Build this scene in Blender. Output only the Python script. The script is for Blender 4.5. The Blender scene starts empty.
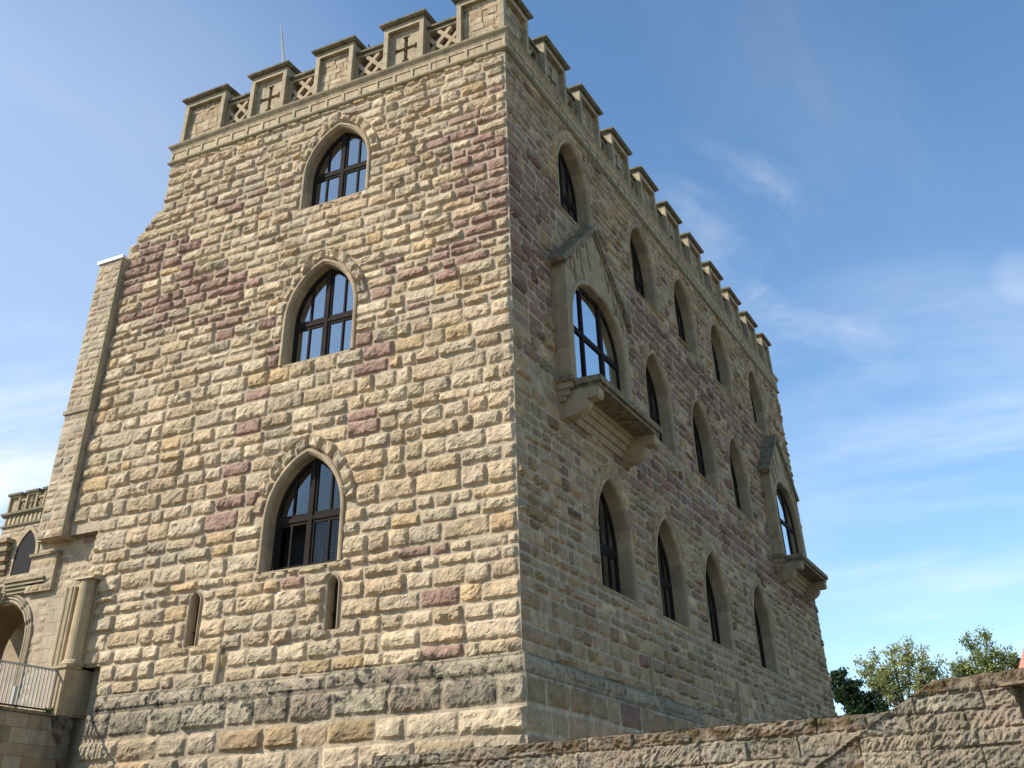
import bpy, math, random
import numpy as np
from mathutils import Vector, Matrix, noise

# ------------------------------------------------------------------ camera, sky, sun, exposure
scn = bpy.context.scene
COL = scn.collection
rad = math.radians

cam_d = bpy.data.cameras.new('camera')
cam = bpy.data.objects.new('camera', cam_d)
COL.objects.link(cam)
cam_d.sensor_width = 36.0
cam_d.lens = 36.0 * 1026.01 / 1024.0
cam_d.shift_x = 0.0171
cam_d.shift_y = -0.2390
cam_d.clip_start = 0.1
cam_d.clip_end = 20000
R_ = Vector((0.8873797, 0.46075626, -0.01615334))
U_ = Vector((0.27934751, -0.50946755, 0.81388438))
D_ = Vector((-0.36677272, 0.72673687, 0.58080228))
cam.matrix_world = Matrix(((R_.x, U_.x, -D_.x, 9.66694), (R_.y, U_.y, -D_.y, -19.9101),
                           (R_.z, U_.z, -D_.z, -3.45874), (0, 0, 0, 1)))
scn.camera = cam

SUN_AZ = rad(50)      # to the left of the front wall's normal
SUN_EL = rad(38)
sun_dir = Vector((-math.sin(SUN_AZ) * math.cos(SUN_EL), -math.cos(SUN_AZ) * math.cos(SUN_EL), math.sin(SUN_EL)))
SKY_STRENGTH = 0.15
CLOUD = 1.0

w = bpy.data.worlds.new('World')
scn.world = w
w.use_nodes = True
nt = w.node_tree
nt.nodes.clear()


def N(tree, typ, **kw):
    n = tree.nodes.new(typ)
    for k, v in kw.items():
        setattr(n, k, v)
    return n


def math_n(tree, op, a, b=None, clamp=False):
    n = N(tree, 'ShaderNodeMath', operation=op)
    n.use_clamp = clamp
    for i, v in enumerate((a, b)):
        if v is None:
            continue
        if hasattr(v, 'is_output'):
            tree.links.new(v, n.inputs[i])
        else:
            n.inputs[i].default_value = v
    return n.outputs[0]


def ramp(tree, fac, stops):
    n = N(tree, 'ShaderNodeMapRange')
    n.interpolation_type = 'SMOOTHSTEP'
    tree.links.new(fac, n.inputs[0])
    n.inputs[1].default_value = stops[0]
    n.inputs[2].default_value = stops[1]
    n.inputs[3].default_value = stops[2] if len(stops) > 2 else 0
    n.inputs[4].default_value = stops[3] if len(stops) > 3 else 1
    return n.outputs[0]


sky = N(nt, 'ShaderNodeTexSky', sky_type='NISHITA')
sky.sun_disc = False
sky.sun_elevation = SUN_EL
sky.sun_rotation = math.atan2(sun_dir.x, sun_dir.y)
sky.altitude = 200
sky.air_density = 1.0
sky.dust_density = 0.1
sky.ozone_density = 2.6
tc = N(nt, 'ShaderNodeTexCoord')
dirv = tc.outputs['Generated']
sep = N(nt, 'ShaderNodeSeparateXYZ')
nt.links.new(dirv, sep.inputs[0])
# a flat, high layer of thin cirrus: direction projected on a plane overhead
zz = math_n(nt, 'ADD', math_n(nt, 'MAXIMUM', sep.outputs[2], 0.0), 0.12)
px = math_n(nt, 'DIVIDE', sep.outputs[0], zz)
py = math_n(nt, 'DIVIDE', sep.outputs[1], zz)
cmb = N(nt, 'ShaderNodeCombineXYZ')
nt.links.new(px, cmb.inputs[0])
nt.links.new(py, cmb.inputs[1])


def cirrus(rot, sc, scale, lo, hi, dist, seed):
    mp = N(nt, 'ShaderNodeMapping')
    mp.inputs['Rotation'].default_value = (0, 0, rot)
    mp.inputs['Scale'].default_value = (sc[0], sc[1], 1)
    mp.inputs['Location'].default_value = (seed, seed * .7, 0)
    nt.links.new(cmb.outputs[0], mp.inputs[0])
    nz = N(nt, 'ShaderNodeTexNoise')
    nz.inputs['Scale'].default_value = scale
    nz.inputs['Detail'].default_value = 7
    nz.inputs['Roughness'].default_value = 0.58
    nz.inputs['Distortion'].default_value = dist
    nt.links.new(mp.outputs[0], nz.inputs[0])
    return ramp(nt, nz.outputs['Fac'], (lo, hi))


def patch(d, inner, outer):
    v = Vector(d).normalized()
    n = N(nt, 'ShaderNodeVectorMath', operation='DOT_PRODUCT')
    nt.links.new(dirv, n.inputs[0])
    n.inputs[1].default_value = v
    return ramp(nt, n.outputs['Value'], (math.cos(rad(outer)), math.cos(rad(inner))))


c1 = cirrus(0.5, (1.0, 0.45), 1.3, 0.48, 0.80, 0.5, 3.1)
c2 = cirrus(-0.9, (0.9, 0.6), 3.4, 0.44, 0.82, 0.35, 8.7)
c3 = cirrus(0.2, (0.5, 0.9), 1.9, 0.36, 0.76, 0.3, 1.3)


def part(a, b, k):
    return math_n(nt, 'MULTIPLY', math_n(nt, 'MULTIPLY', a, b), k)


wisp = part(c2, patch((-0.175, 0.845, 0.50), 0.2, 6.5), 0.62)
wispb = part(c2, patch((-0.13, 0.90, 0.40), 0.2, 5.0), 0.5)
wispc = part(c3, patch((0.046, 0.912, 0.409), 0.0, 1.7), 0.22)
veil = part(c3, patch((-0.06, 0.955, 0.275), 1.0, 12.0), 0.55)
bank = part(c3, patch((-0.78, 0.58, 0.24), 2.0, 11.0), 1.0)
thin = math_n(nt, 'MULTIPLY', c1, 0.10)
hazel = math_n(nt, 'MULTIPLY', patch((-0.80, 0.52, 0.32), 2.0, 34.0), 0.24)
tot = wisp
for q in (wispb, wispc, veil, bank, thin, hazel):
    tot = math_n(nt, 'ADD', tot, q, clamp=True)
mixc = N(nt, 'ShaderNodeMixRGB')
mixc.inputs[2].default_value = (5.2, 5.5, 5.9, 1)
nt.links.new(tot, mixc.inputs[0])
hsv = N(nt, 'ShaderNodeHueSaturation')
hsv.inputs['Saturation'].default_value = 1.08
hsv.inputs['Hue'].default_value = 0.496
nt.links.new(sky.outputs[0], hsv.inputs['Color'])
nt.links.new(hsv.outputs[0], mixc.inputs[1])
bg = N(nt, 'ShaderNodeBackground')
bg.inputs[1].default_value = SKY_STRENGTH
nt.links.new(mixc.outputs[0], bg.inputs[0])
wo = N(nt, 'ShaderNodeOutputWorld')
nt.links.new(bg.outputs[0], wo.inputs[0])

sl = bpy.data.lights.new('sun', 'SUN')
sl.energy = 5.0
sl.angle = rad(0.5)
sl.color = (1.0, 0.94, 0.85)
so = bpy.data.objects.new('sun', sl)
COL.objects.link(so)
so.rotation_euler = (-sun_dir).to_track_quat('-Z', 'Y').to_euler()
so.location = (-30, -30, 40)

scn.view_settings.view_transform = 'Standard'
scn.view_settings.look = 'None'
scn.view_settings.gamma = 1
scn.view_settings.exposure = 0.52
scn.view_settings.use_curve_mapping = False

# ------------------------------------------------------------------ materials


def new_mat(name):
    m = bpy.data.materials.new(name)
    m.use_nodes = True
    t = m.node_tree
    t.nodes.clear()
    out = N(t, 'ShaderNodeOutputMaterial')
    b = N(t, 'ShaderNodeBsdfPrincipled')
    t.links.new(b.outputs[0], out.inputs[0])
    return m, t, b


def noise_n(t, scale, detail=4, rough=0.6, vec=None, dist=0.0):
    n = N(t, 'ShaderNodeTexNoise')
    n.inputs['Scale'].default_value = scale
    n.inputs['Detail'].default_value = detail
    n.inputs['Roughness'].default_value = rough
    n.inputs['Distortion'].default_value = dist
    if vec is not None:
        t.links.new(vec, n.inputs[0])
    return n


def mixrgb(t, fac, a, b, mode='MIX'):
    n = N(t, 'ShaderNodeMixRGB', blend_type=mode)
    for i, v in enumerate((fac, a, b)):
        if hasattr(v, 'is_output'):
            t.links.new(v, n.inputs[i])
        elif i == 0:
            n.inputs[0].default_value = v
        else:
            n.inputs[i].default_value = (*v, 1)
    return n.outputs[0]


def stone_mat(name, tint=True, base=(0.4, 0.34, 0.25), bump=0.5, bscale=16, mott=0.3,
              lichen=None, lichen_th=(0.55, 0.75), rough=0.92, bdist=0.03, gain=(0.84, 0.775, 0.70), zmask=None, streak=0.0):
    """stone: per-face tint attribute times mottling, fine grain bump, optional lichen / soot stains"""
    m, t, b = new_mat(name)
    pos = N(t, 'ShaderNodeNewGeometry').outputs['Position']
    if tint:
        a = N(t, 'ShaderNodeAttribute', attribute_name='tint')
        c = a.outputs['Color']
    else:
        r = N(t, 'ShaderNodeRGB')
        r.outputs[0].default_value = (*base, 1)
        c = r.outputs[0]
    n1 = noise_n(t, 3.5, 5, 0.65, pos)
    f1 = ramp(t, n1.outputs['Fac'], (0.25, 0.75, 1 - mott, 1 + mott))
    n2 = noise_n(t, 38, 3, 0.6, pos)
    f2 = ramp(t, n2.outputs['Fac'], (0.25, 0.75, 1 - mott * .7, 1 + mott * .7))
    ff = math_n(t, 'MULTIPLY', f1, f2)
    gn = N(t, 'ShaderNodeVectorMath', operation='MULTIPLY')
    gn.inputs[1].default_value = gain
    t.links.new(c, gn.inputs[0])
    hs = N(t, 'ShaderNodeVectorMath', operation='SCALE')
    t.links.new(gn.outputs[0], hs.inputs[0])
    t.links.new(ff, hs.inputs['Scale'])
    c = hs.outputs[0]
    n4 = noise_n(t, 0.55, 4, 0.6, pos)
    f4 = ramp(t, n4.outputs['Fac'], (0.35, 0.7, 0, 0.22))
    c = mixrgb(t, f4, c, (0.20, 0.175, 0.13))
    if lichen:
        n3 = noise_n(t, 5.0, 6, 0.7, pos)
        f3 = ramp(t, n3.outputs['Fac'], lichen_th)
        if zmask:
            sz = N(t, 'ShaderNodeSeparateXYZ')
            t.links.new(pos, sz.inputs[0])
            f3 = math_n(t, 'MULTIPLY', f3, ramp(t, sz.outputs[2], zmask))
        c = mixrgb(t, f3, c, lichen)
    if streak:
        mp = N(t, 'ShaderNodeMapping')
        mp.inputs['Scale'].default_value = (7, 7, 0.9)
        t.links.new(pos, mp.inputs[0])
        n5 = noise_n(t, 1.0, 5, 0.65, mp.outputs[0])
        f5 = ramp(t, n5.outputs['Fac'], (0.50, 0.72, 0, streak))
        c = mixrgb(t, f5, c, (0.085, 0.075, 0.058))
    t.links.new(c, b.inputs['Base Color'])
    b.inputs['Roughness'].default_value = rough
    b.inputs['Specular IOR Level'].default_value = 0.2
    nb = noise_n(t, bscale, 6, 0.7, pos)
    bp = N(t, 'ShaderNodeBump')
    bp.inputs['Strength'].default_value = bump
    bp.inputs['Distance'].default_value = bdist
    t.links.new(nb.outputs['Fac'], bp.inputs['Height'])
    t.links.new(bp.outputs[0], b.inputs['Normal'])
    return m


def plain_mat(name, col, rough=0.6, metal=0.0, var=0.15, scale=6, spec=0.3):
    m, t, b = new_mat(name)
    pos = N(t, 'ShaderNodeNewGeometry').outputs['Position']
    n = noise_n(t, scale, 4, 0.6, pos)
    f = ramp(t, n.outputs['Fac'], (0.25, 0.75, 1 - var, 1 + var))
    hs = N(t, 'ShaderNodeVectorMath', operation='SCALE')
    hs.inputs[0].default_value = col
    t.links.new(f, hs.inputs['Scale'])
    t.links.new(hs.outputs[0], b.inputs['Base Color'])
    b.inputs['Roughness'].default_value = rough
    b.inputs['Metallic'].default_value = metal
    b.inputs['Specular IOR Level'].default_value = spec
    return m


M = {}
M['ashlar'] = stone_mat('rock_faced_sandstone', bump=0.9, bscale=20, mott=0.26)
M['plinth'] = stone_mat('sooty_sandstone', bump=0.9, bscale=18, mott=0.3,
                        lichen=(0.045, 0.041, 0.033), lichen_th=(0.475, 0.62), zmask=(-1.0, -.5, .05, 1.0), streak=.25)
M['plinth_side'] = stone_mat('weathered_sandstone', bump=0.8, bscale=18, mott=0.3,
                             lichen=(0.07, 0.06, 0.045), lichen_th=(0.50, 0.68), zmask=(-.75, -.3, .05, .9), streak=.25)
M['dressed'] = stone_mat('dressed_sandstone', bump=0.35, bscale=30, mott=0.16, streak=0.35)
M['parapet'] = stone_mat('parapet_sandstone', bump=0.35, bscale=24, mott=0.18,
                         lichen=(0.19, 0.165, 0.11), lichen_th=(0.50, 0.72), streak=0.45, gain=(0.92, 0.84, 0.73))
M['cap'] = stone_mat('lichened_capstone', tint=False, base=(0.21, 0.175, 0.12), bump=0.4, mott=0.3,
                     lichen=(0.065, 0.085, 0.04), lichen_th=(0.45, 0.65))
M['slab'] = stone_mat('weathered_slab', tint=False, base=(0.29, 0.235, 0.155), bump=0.5, mott=0.3,
                      lichen=(0.10, 0.09, 0.06), lichen_th=(0.45, 0.65))
M['rubble'] = stone_mat('pitted_red_sandstone', bump=0.7, bscale=26, mott=0.28, bdist=0.02,
                        lichen=(0.13, 0.125, 0.10), lichen_th=(0.48, 0.72))
M['small_ashlar'] = stone_mat('small_ashlar', bump=0.6, bscale=20, mott=0.25)
M['wood'] = plain_mat('dark_window_wood', (0.024, 0.019, 0.016), 0.8, spec=0.08)
M['iron'] = plain_mat('painted_railing', (0.42, 0.41, 0.38), 0.5)
M['lead'] = plain_mat('zinc_flashing', (0.62, 0.63, 0.64), 0.45, 0.3)
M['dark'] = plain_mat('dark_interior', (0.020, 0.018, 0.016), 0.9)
M['earth'] = plain_mat('gravel_ground', (0.17, 0.145, 0.105), 0.95, var=0.35, scale=3)
M['bark'] = plain_mat('bark', (0.075, 0.055, 0.040), 0.9, var=0.3)
M['tiles'] = plain_mat('red_roof_tiles', (0.52, 0.23, 0.17), 0.8, var=0.25, scale=12)
M['plaster'] = plain_mat('white_plaster', (0.72, 0.68, 0.62), 0.85, var=0.06)
M['vapour'] = plain_mat('ice_vapour', (0.9, 0.9, 0.9), 1.0, var=0.05, scale=.1)


def leaf_mat(name, c1, c2):
    m, t, b = new_mat(name)
    a = N(t, 'ShaderNodeAttribute', attribute_name='tint')
    t.links.new(a.outputs['Color'], b.inputs['Base Color'])
    b.inputs['Roughness'].default_value = 0.55
    b.inputs['Specular IOR Level'].default_value = 0.3
    tr = N(t, 'ShaderNodeBsdfTranslucent')
    t.links.new(a.outputs['Color'], tr.inputs[0])
    mx = N(t, 'ShaderNodeMixShader')
    mx.inputs[0].default_value = 0.35
    out = [n for n in t.nodes if n.type == 'OUTPUT_MATERIAL'][0]
    t.links.new(b.outputs[0], mx.inputs[1])
    t.links.new(tr.outputs[0], mx.inputs[2])
    t.links.new(mx.outputs[0], out.inputs[0])
    return m


M['leaf'] = leaf_mat('leaves', None, None)


def glass_mat(name, refl, latt, gcol=(0.93, 0.95, 1.0)):
    """old leaded glass: a mirror-like share over a dark see-through share, lead cames as a fine grid"""
    m = bpy.data.materials.new(name)
    m.use_nodes = True
    t = m.node_tree
    t.nodes.clear()
    out = N(t, 'ShaderNodeOutputMaterial')
    gl = N(t, 'ShaderNodeBsdfGlossy')
    gl.inputs['Color'].default_value = (*gcol, 1)
    gl.inputs['Roughness'].default_value = 0.03
    geo = N(t, 'ShaderNodeNewGeometry')
    nb = noise_n(t, 2.2, 2, 0.5, geo.outputs['Position'])
    bp = N(t, 'ShaderNodeBump')
    bp.inputs['Strength'].default_value = 0.12
    bp.inputs['Distance'].default_value = 0.02
    t.links.new(nb.outputs['Fac'], bp.inputs['Height'])
    t.links.new(bp.outputs[0], gl.inputs['Normal'])
    tr = N(t, 'ShaderNodeBsdfTransparent')
    tr.inputs[0].default_value = (0.35, 0.36, 0.36, 1)
    fr = N(t, 'ShaderNodeFresnel')
    fr.inputs[0].default_value = 1.5
    fac = math_n(t, 'ADD', math_n(t, 'MULTIPLY', fr.outputs[0], 1.0), refl, clamp=True)
    mx = N(t, 'ShaderNodeMixShader')
    t.links.new(fac, mx.inputs[0])
    t.links.new(tr.outputs[0], mx.inputs[1])
    t.links.new(gl.outputs[0], mx.inputs[2])
    # lead cames
    sp = N(t, 'ShaderNodeSeparateXYZ')
    t.links.new(geo.outputs['Position'], sp.inputs[0])
    xy = math_n(t, 'ADD', sp.outputs[0], sp.outputs[1])
    lines = None
    for s in (xy, sp.outputs[2]):
        fr1 = math_n(t, 'FRACT', math_n(t, 'MULTIPLY', s, 1 / 0.10))
        d = math_n(t, 'ABSOLUTE', math_n(t, 'SUBTRACT', fr1, 0.5))
        ln = math_n(t, 'GREATER_THAN', d, 0.455)
        lines = ln if lines is None else math_n(t, 'MAXIMUM', lines, ln)
    lines = math_n(t, 'MULTIPLY', lines, latt)
    df = N(t, 'ShaderNodeBsdfDiffuse')
    df.inputs[0].default_value = (0.10, 0.10, 0.10, 1)
    mx2 = N(t, 'ShaderNodeMixShader')
    t.links.new(lines, mx2.inputs[0])
    t.links.new(mx.outputs[0], mx2.inputs[1])
    t.links.new(df.outputs[0], mx2.inputs[2])
    t.links.new(mx2.outputs[0], out.inputs[0])
    return m


M['glass'] = glass_mat('leaded_glass', 0.05, 0.4, (0.40, 0.39, 0.365))
M['glass_clear'] = glass_mat('clear_glass', 0.40, 0.0, (0.72, 0.73, 0.74))

# ------------------------------------------------------------------ mesh helpers


class MB:
    """collects faces with one tint per face, builds them as one mesh object"""

    def __init__(self):
        self.v, self.f, self.c = [], [], []

    def face(self, pts, col=(0.4, 0.34, 0.25)):
        n = len(self.v)
        self.v.extend([tuple(p) for p in pts])
        self.f.append(tuple(range(n, n + len(pts))))
        self.c.append(col)

    def grid(self, P, col, cols=None):
        """P: rows x cols array of points"""
        nr, nc = len(P), len(P[0])
        n = len(self.v)
        for row in P:
            self.v.extend([tuple(p) for p in row])
        for j in range(nr - 1):
            for i in range(nc - 1):
                a = n + j * nc + i
                self.f.append((a, a + 1, a + nc + 1, a + nc))
                self.c.append(cols[j][i] if cols else col)

    def box(self, a, b, col=(0.4, 0.34, 0.25), mp=None):
        (x0, y0, z0), (x1, y1, z1) = a, b
        c = [(x0, y0, z0), (x1, y0, z0), (x1, y1, z0), (x0, y1, z0), (x0, y0, z1), (x1, y0, z1), (x1, y1, z1), (x0, y1, z1)]
        if mp:
            c = [mp(*q) for q in c]
        n = len(self.v)
        self.v.extend([tuple(p) for p in c])
        for q in ((0, 3, 2, 1), (4, 5, 6, 7), (0, 1, 5, 4), (1, 2, 6, 5), (2, 3, 7, 6), (3, 0, 4, 7)):
            self.f.append(tuple(n + k for k in q))
            self.c.append(col)

    def prism(self, poly, h0, h1, mp, col=(0.4, 0.34, 0.25)):
        """poly of (u, z), extruded h0..h1 through mp(u, z, h)"""
        n = len(self.v)
        k = len(poly)
        self.v.extend([tuple(mp(u, z, h0)) for u, z in poly])
        self.v.extend([tuple(mp(u, z, h1)) for u, z in poly])
        self.f.append(tuple(range(n, n + k)))
        self.f.append(tuple(range(n + k, n + 2 * k))[::-1])
        self.c += [col, col]
        for i in range(k):
            j = (i + 1) % k
            self.f.append((n + i, n + j, n + k + j, n + k + i))
            self.c.append(col)

    def tube(self, pts, radii, seg=8, col=(0.4, 0.34, 0.25), cap=True):
        pts = [Vector(p) for p in pts]
        rings = []
        for i, p in enumerate(pts):
            d = (pts[min(i + 1, len(pts) - 1)] - pts[max(i - 1, 0)]).normalized()
            a = d.orthogonal().normalized() if abs(d.z) < .95 else Vector((1, 0, 0))
            a = (a - d * a.dot(d)).normalized()
            b = d.cross(a)
            r = radii[i] if hasattr(radii, '__len__') else radii
            n = len(self.v)
            for k in range(seg):
                t = 2 * math.pi * k / seg
                self.v.append(tuple(p + (a * math.cos(t) + b * math.sin(t)) * r))
            rings.append(n)
        for i in range(len(pts) - 1):
            for k in range(seg):
                k2 = (k + 1) % seg
                self.f.append((rings[i] + k, rings[i] + k2, rings[i + 1] + k2, rings[i + 1] + k))
                self.c.append(col)
        if cap:
            self.f.append(tuple(rings[0] + k for k in range(seg))[::-1])
            self.f.append(tuple(rings[-1] + k for k in range(seg)))
            self.c += [col, col]

    def build(self, name, mat, parent=None, smooth=False):
        off = Vector((0, 0, 0))
        q = parent
        while q is not None:
            off += q.location
            q = q.parent
        me = bpy.data.meshes.new(name)
        me.from_pydata([(x - off.x, y - off.y, z - off.z) for x, y, z in self.v], [], self.f)
        at = me.attributes.new('tint', 'FLOAT_COLOR', 'FACE')
        arr = np.ones((len(self.f), 4), dtype=np.float32)
        arr[:, :3] = np.array(self.c, dtype=np.float32)
        at.data.foreach_set('color', arr.ravel())
        me.materials.append(mat)
        if smooth:
            me.polygons.foreach_set('use_smooth', [True] * len(me.polygons))
        me.update()
        o = bpy.data.objects.new(name, me)
        COL.objects.link(o)
        if parent is not None:
            o.parent = parent
        return o


def thing(name, label, cat, loc, group=None):
    o = bpy.data.objects.new(name, None)
    o.empty_display_size = 0.3
    COL.objects.link(o)
    o.location = loc
    tag(o, label, cat, group)
    return o


def tag(o, label=None, cat=None, group=None, kind=None):
    for k, v in (('label', label), ('category', cat), ('group', group), ('kind', kind)):
        if v:
            o[k] = v
    return o


# wall-local coordinates (u along the wall, z up, h out of the wall)
def PF(u, z, h):     # front wall, y = 0, faces -y
    return (u, -h, z)


def PS(u, z, h):     # side wall, x = 0, faces +x
    return (h, u, z)


rng = random.Random(7)


def jit(c, a, r=rng):
    k = 1 + r.uniform(-a, a)
    return tuple(max(0.01, x * k * (1 + r.uniform(-a, a) * .12)) for x in c)


# ------------------------------------------------------------------ pointed openings


class Opening:
    def __init__(self, c, sill, a=1.03, spring=1.05, rise=1.45, slit=False):
        self.c, self.sill, self.a, self.slit = c, sill, a, slit
        self.zs = sill + spring
        self.R = (a * a + rise * rise) / (2 * a)
        self.top = self.zs + rise

    def half(self, z, off=0.0):
        if z < self.sill - off * .2:
            return 0.0
        if z <= self.zs:
            return self.a + off
        q = (self.R + off) ** 2 - (z - self.zs) ** 2
        if q <= 0:
            return 0.0
        return max(0.0, math.sqrt(q) - (self.R - self.a))

    def apex(self, off=0.0):
        return self.zs + math.sqrt((self.R + off) ** 2 - (self.R - self.a) ** 2)

    def path(self, off=0.0, n=12, nj=6):
        """outline points from left foot over the apex to right foot"""
        L = [(self.c - self.a - off, self.sill + (self.zs - self.sill) * k / nj) for k in range(nj)]
        r = self.R + off
        tm = math.acos((self.R - self.a) / r)
        for k in range(n + 1):
            t = tm * k / n
            L.append((self.c - (r * math.cos(t) - (self.R - self.a)), self.zs + r * math.sin(t)))
        Rr = [(2 * self.c - u, z) for u, z in L[:-1]][::-1]
        return L + Rr


# ------------------------------------------------------------------ rock-faced masonry

STONE = {'tan': (0.45, 0.37, 0.255), 'grey': (0.43, 0.375, 0.28), 'pale': (0.51, 0.44, 0.325),
         'ochre': (0.46, 0.355, 0.215), 'red': (0.36, 0.245, 0.195), 'olive': (0.40, 0.345, 0.235)}
MORTAR = (0.49, 0.42, 0.315)


def fbm(p, o=3):
    s, a, f = 0.0, 1.0, 1.0
    for _ in range(o):
        s += a * noise.noise(p * f)
        a *= .5
        f *= 2.1
    return s


def smooth(a, b, x):
    t = min(1, max(0, (x - a) / (b - a)))
    return t * t * (3 - 2 * t)


def courses(z0, z1, lo, hi, r):
    zs = [z0]
    while zs[-1] < z1 - lo * .8:
        zs.append(min(z1, zs[-1] + r.uniform(lo, hi)))
    if zs[-1] < z1:
        zs.append(z1)
    return zs


def stone(mb, P, ul, ur, z0, z1, amp, col, r, res, gap=0.012, bev=0.05, h0=0.0, marg=1.0, core=1.0):
    """one rock-faced block: flat mortar-smeared margin round an irregular bulging boss;
    ul/ur are functions of z (cut to an arch where they need be)"""
    z0 += gap
    z1 -= gap
    zm = (z0 + z1) / 2
    wmid = ur(zm) - ul(zm) - 2 * gap
    wmx = max(ur(z0) - ul(z0), ur(z1) - ul(z1), wmid)
    if wmx < 0.07 or z1 - z0 < 0.05:
        return
    H = z1 - z0
    nu = max(4, int(wmx / res) + 2)
    nz = max(4, int(H / res) + 2)
    seed = Vector((r.uniform(0, 99), r.uniform(0, 99), r.uniform(0, 99)))
    tx, tz = r.uniform(-.7, .7), r.uniform(-.6, .4)
    mL, mR = r.uniform(.004, .03) * marg, r.uniform(.008, .06) * marg
    mT, mB = r.uniform(.002, .025) * marg, r.uniform(.008, .055) * marg
    if wmx < .3:
        mR *= .5
    rc = r.uniform(.015, .075)
    kc = r.uniform(core, 1.04)          # weathering crust on the boss of some stones
    bcol = tuple(a * kc for a in col)
    mk = .15 if col[1] < col[0] * .71 else .55      # red stone stains its own joints
    mcol = tuple(mk * a + (1 - mk) * b for a, b in zip(MORTAR, col))
    rows, inm = [], []
    for j in range(nz + 1):
        z = z0 + H * j / nz
        a, bb = ul(z) + gap, ur(z) - gap
        if bb < a + .005:
            m = (a + bb) / 2
            a, bb = m - .002, m + .002
        row, im = [], []
        for i in range(nu + 1):
            s = i / nu
            v = j / nz
            ss = s
            u = a + (bb - a) * ss
            q = Vector((u * 5.5, z * 7.5, 0)) + seed
            wob = .016 * noise.noise(q * 1.3 + Vector((5, 5, 5))) * (.4 + .6 * marg)
            dx = min(u - a - mL, bb - mR - u)
            dz = min(z - z0 - mB, z1 - mT - z)
            # rounded corners
            if dx < rc and dz < rc:
                d = rc - math.hypot(rc - dx, rc - dz)
            else:
                d = min(dx, dz)
            d += wob
            nn = fbm(q, 3)
            facet = .34 * abs(noise.noise(q * .7 + Vector((9, 2, 4)))) - .08
            k = smooth(0, bev, d)
            dome = smooth(0, .16, d)
            body = .62 + .20 * dome + tx * (s - .5) + tz * (v - .5) + facet + .30 * nn
            h = h0 + .004 + k * amp * max(.15, body)
            edge = i in (0, nu) or j in (0, nz)
            if edge:
                h = h0 - .004
            else:
                h += k * min(amp, .06) * .22 * noise.noise(q * 3.7)
                # break the regular grid
                u += (k > .3) * r.uniform(-.25, .25) * (bb - a) / nu
                z_ = z + (k > .3) * r.uniform(-.25, .25) * H / nz
                row.append(P(u, z_, h))
                im.append(k)
                continue
            row.append(P(u, z, h))
            im.append(0)
        rows.append(row)
        inm.append(im)
    cols = []
    for j in range(nz):
        cr = []
        for i in range(nu):
            k = (inm[j][i] + inm[j][i + 1] + inm[j + 1][i] + inm[j + 1][i + 1]) / 4
            cr.append(bcol if k > .3 else mcol)
        cols.append(cr)
    mb.grid(rows, col, cols)


def masonry(mb, P, zs, ulim, ops, lens, ampf, tintf, r, res, hood=0.30, h0=0.0, gap=0.012, bev=0.05, marg=1.0, core=1.0):
    for z0, z1 in zip(zs[:-1], zs[1:]):
        zm = (z0 + z1) / 2
        uL, uR = ulim(zm)
        # blocking openings
        blk = []
        for o in ops:
            off = (0.14 if zm < o.zs + .15 else 0.14 + hood) if not o.slit else 0.10
            w_ = max(o.half(z0 + .01, off), o.half(z1 - .01, off), o.half(zm, off))
            if w_ > 0:
                blk.append((o, off))
        blk.sort(key=lambda q: q[0].c)
        edges = []
        cur = uL
        curf = (lambda z, v=uL: v)
        for o, off in blk:
            edges.append((curf, (lambda z, o=o, off=off: o.c - o.half(z, off)), cur, o.c - max(o.half(zm, off), .0)))
            curf = (lambda z, o=o, off=off: o.c + o.half(z, off))
            cur = o.c + o.half(zm, off)
        edges.append((curf, (lambda z, v=uR: v), cur, uR))
        for lf, rf, a, b in edges:
            u = a
            first = True
            while u < b - 0.02:
                L = r.uniform(*lens) * (0.75 + .5 * (z1 - z0) / .36)
                nx = u + L
                last = nx > b - lens[0] * .75
                if last:
                    nx = b
                f0 = lf if first else (lambda z, v=u: v)
                f1 = rf if last else (lambda z, v=nx: v)
                # keep cut ends inside
                g0 = (lambda z, f0=f0, lf=lf: max(f0(z), lf(z)))
                g1 = (lambda z, f1=f1, rf=rf: min(f1(z), rf(z)))
                uc = (u + nx) / 2
                kind, col = tintf(uc, zm, r)
                stone(mb, P, g0, g1, z0, z1, ampf(uc, zm, r), col, r, res, gap, bev, h0, marg, core)
                u = nx
                first = False


def sheet(mb, P, z0, z1, ulim, ops, col, h=0.0, off=0.03, step=0.35):
    """the mortar bed behind the blocks, with the openings left out"""
    cuts = {z0, z1}
    k = int((z1 - z0) / step)
    cuts |= {z0 + (z1 - z0) * i / k for i in range(1, k)}
    for o in ops:
        ap = o.apex(off)
        cuts |= {o.sill, o.zs, ap}
        cuts |= {o.zs + (ap - o.zs) * math.sin(math.pi / 2 * i / 8) for i in range(1, 8)}
    cuts = sorted(c for c in cuts if z0 <= c <= z1)
    e = 1e-4
    for a, b in zip(cuts[:-1], cuts[1:]):
        if b - a < 1e-4:
            continue
        m = (a + b) / 2
        uL, uR = ulim(m)
        act = sorted([o for o in ops if o.sill <= m <= o.apex(off)], key=lambda o: o.c)
        la, lb = uL, uL
        for o in act:
            wa, wb = o.half(a + e, off), o.half(b - e, off)
            mb.face([P(la, a, h), P(o.c - wa, a, h), P(o.c - wb, b, h), P(lb, b, h)], col)
            la, lb = o.c + wa, o.c + wb
        mb.face([P(la, a, h), P(uR, a, h), P(uR, b, h), P(lb, b, h)], col)


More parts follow.
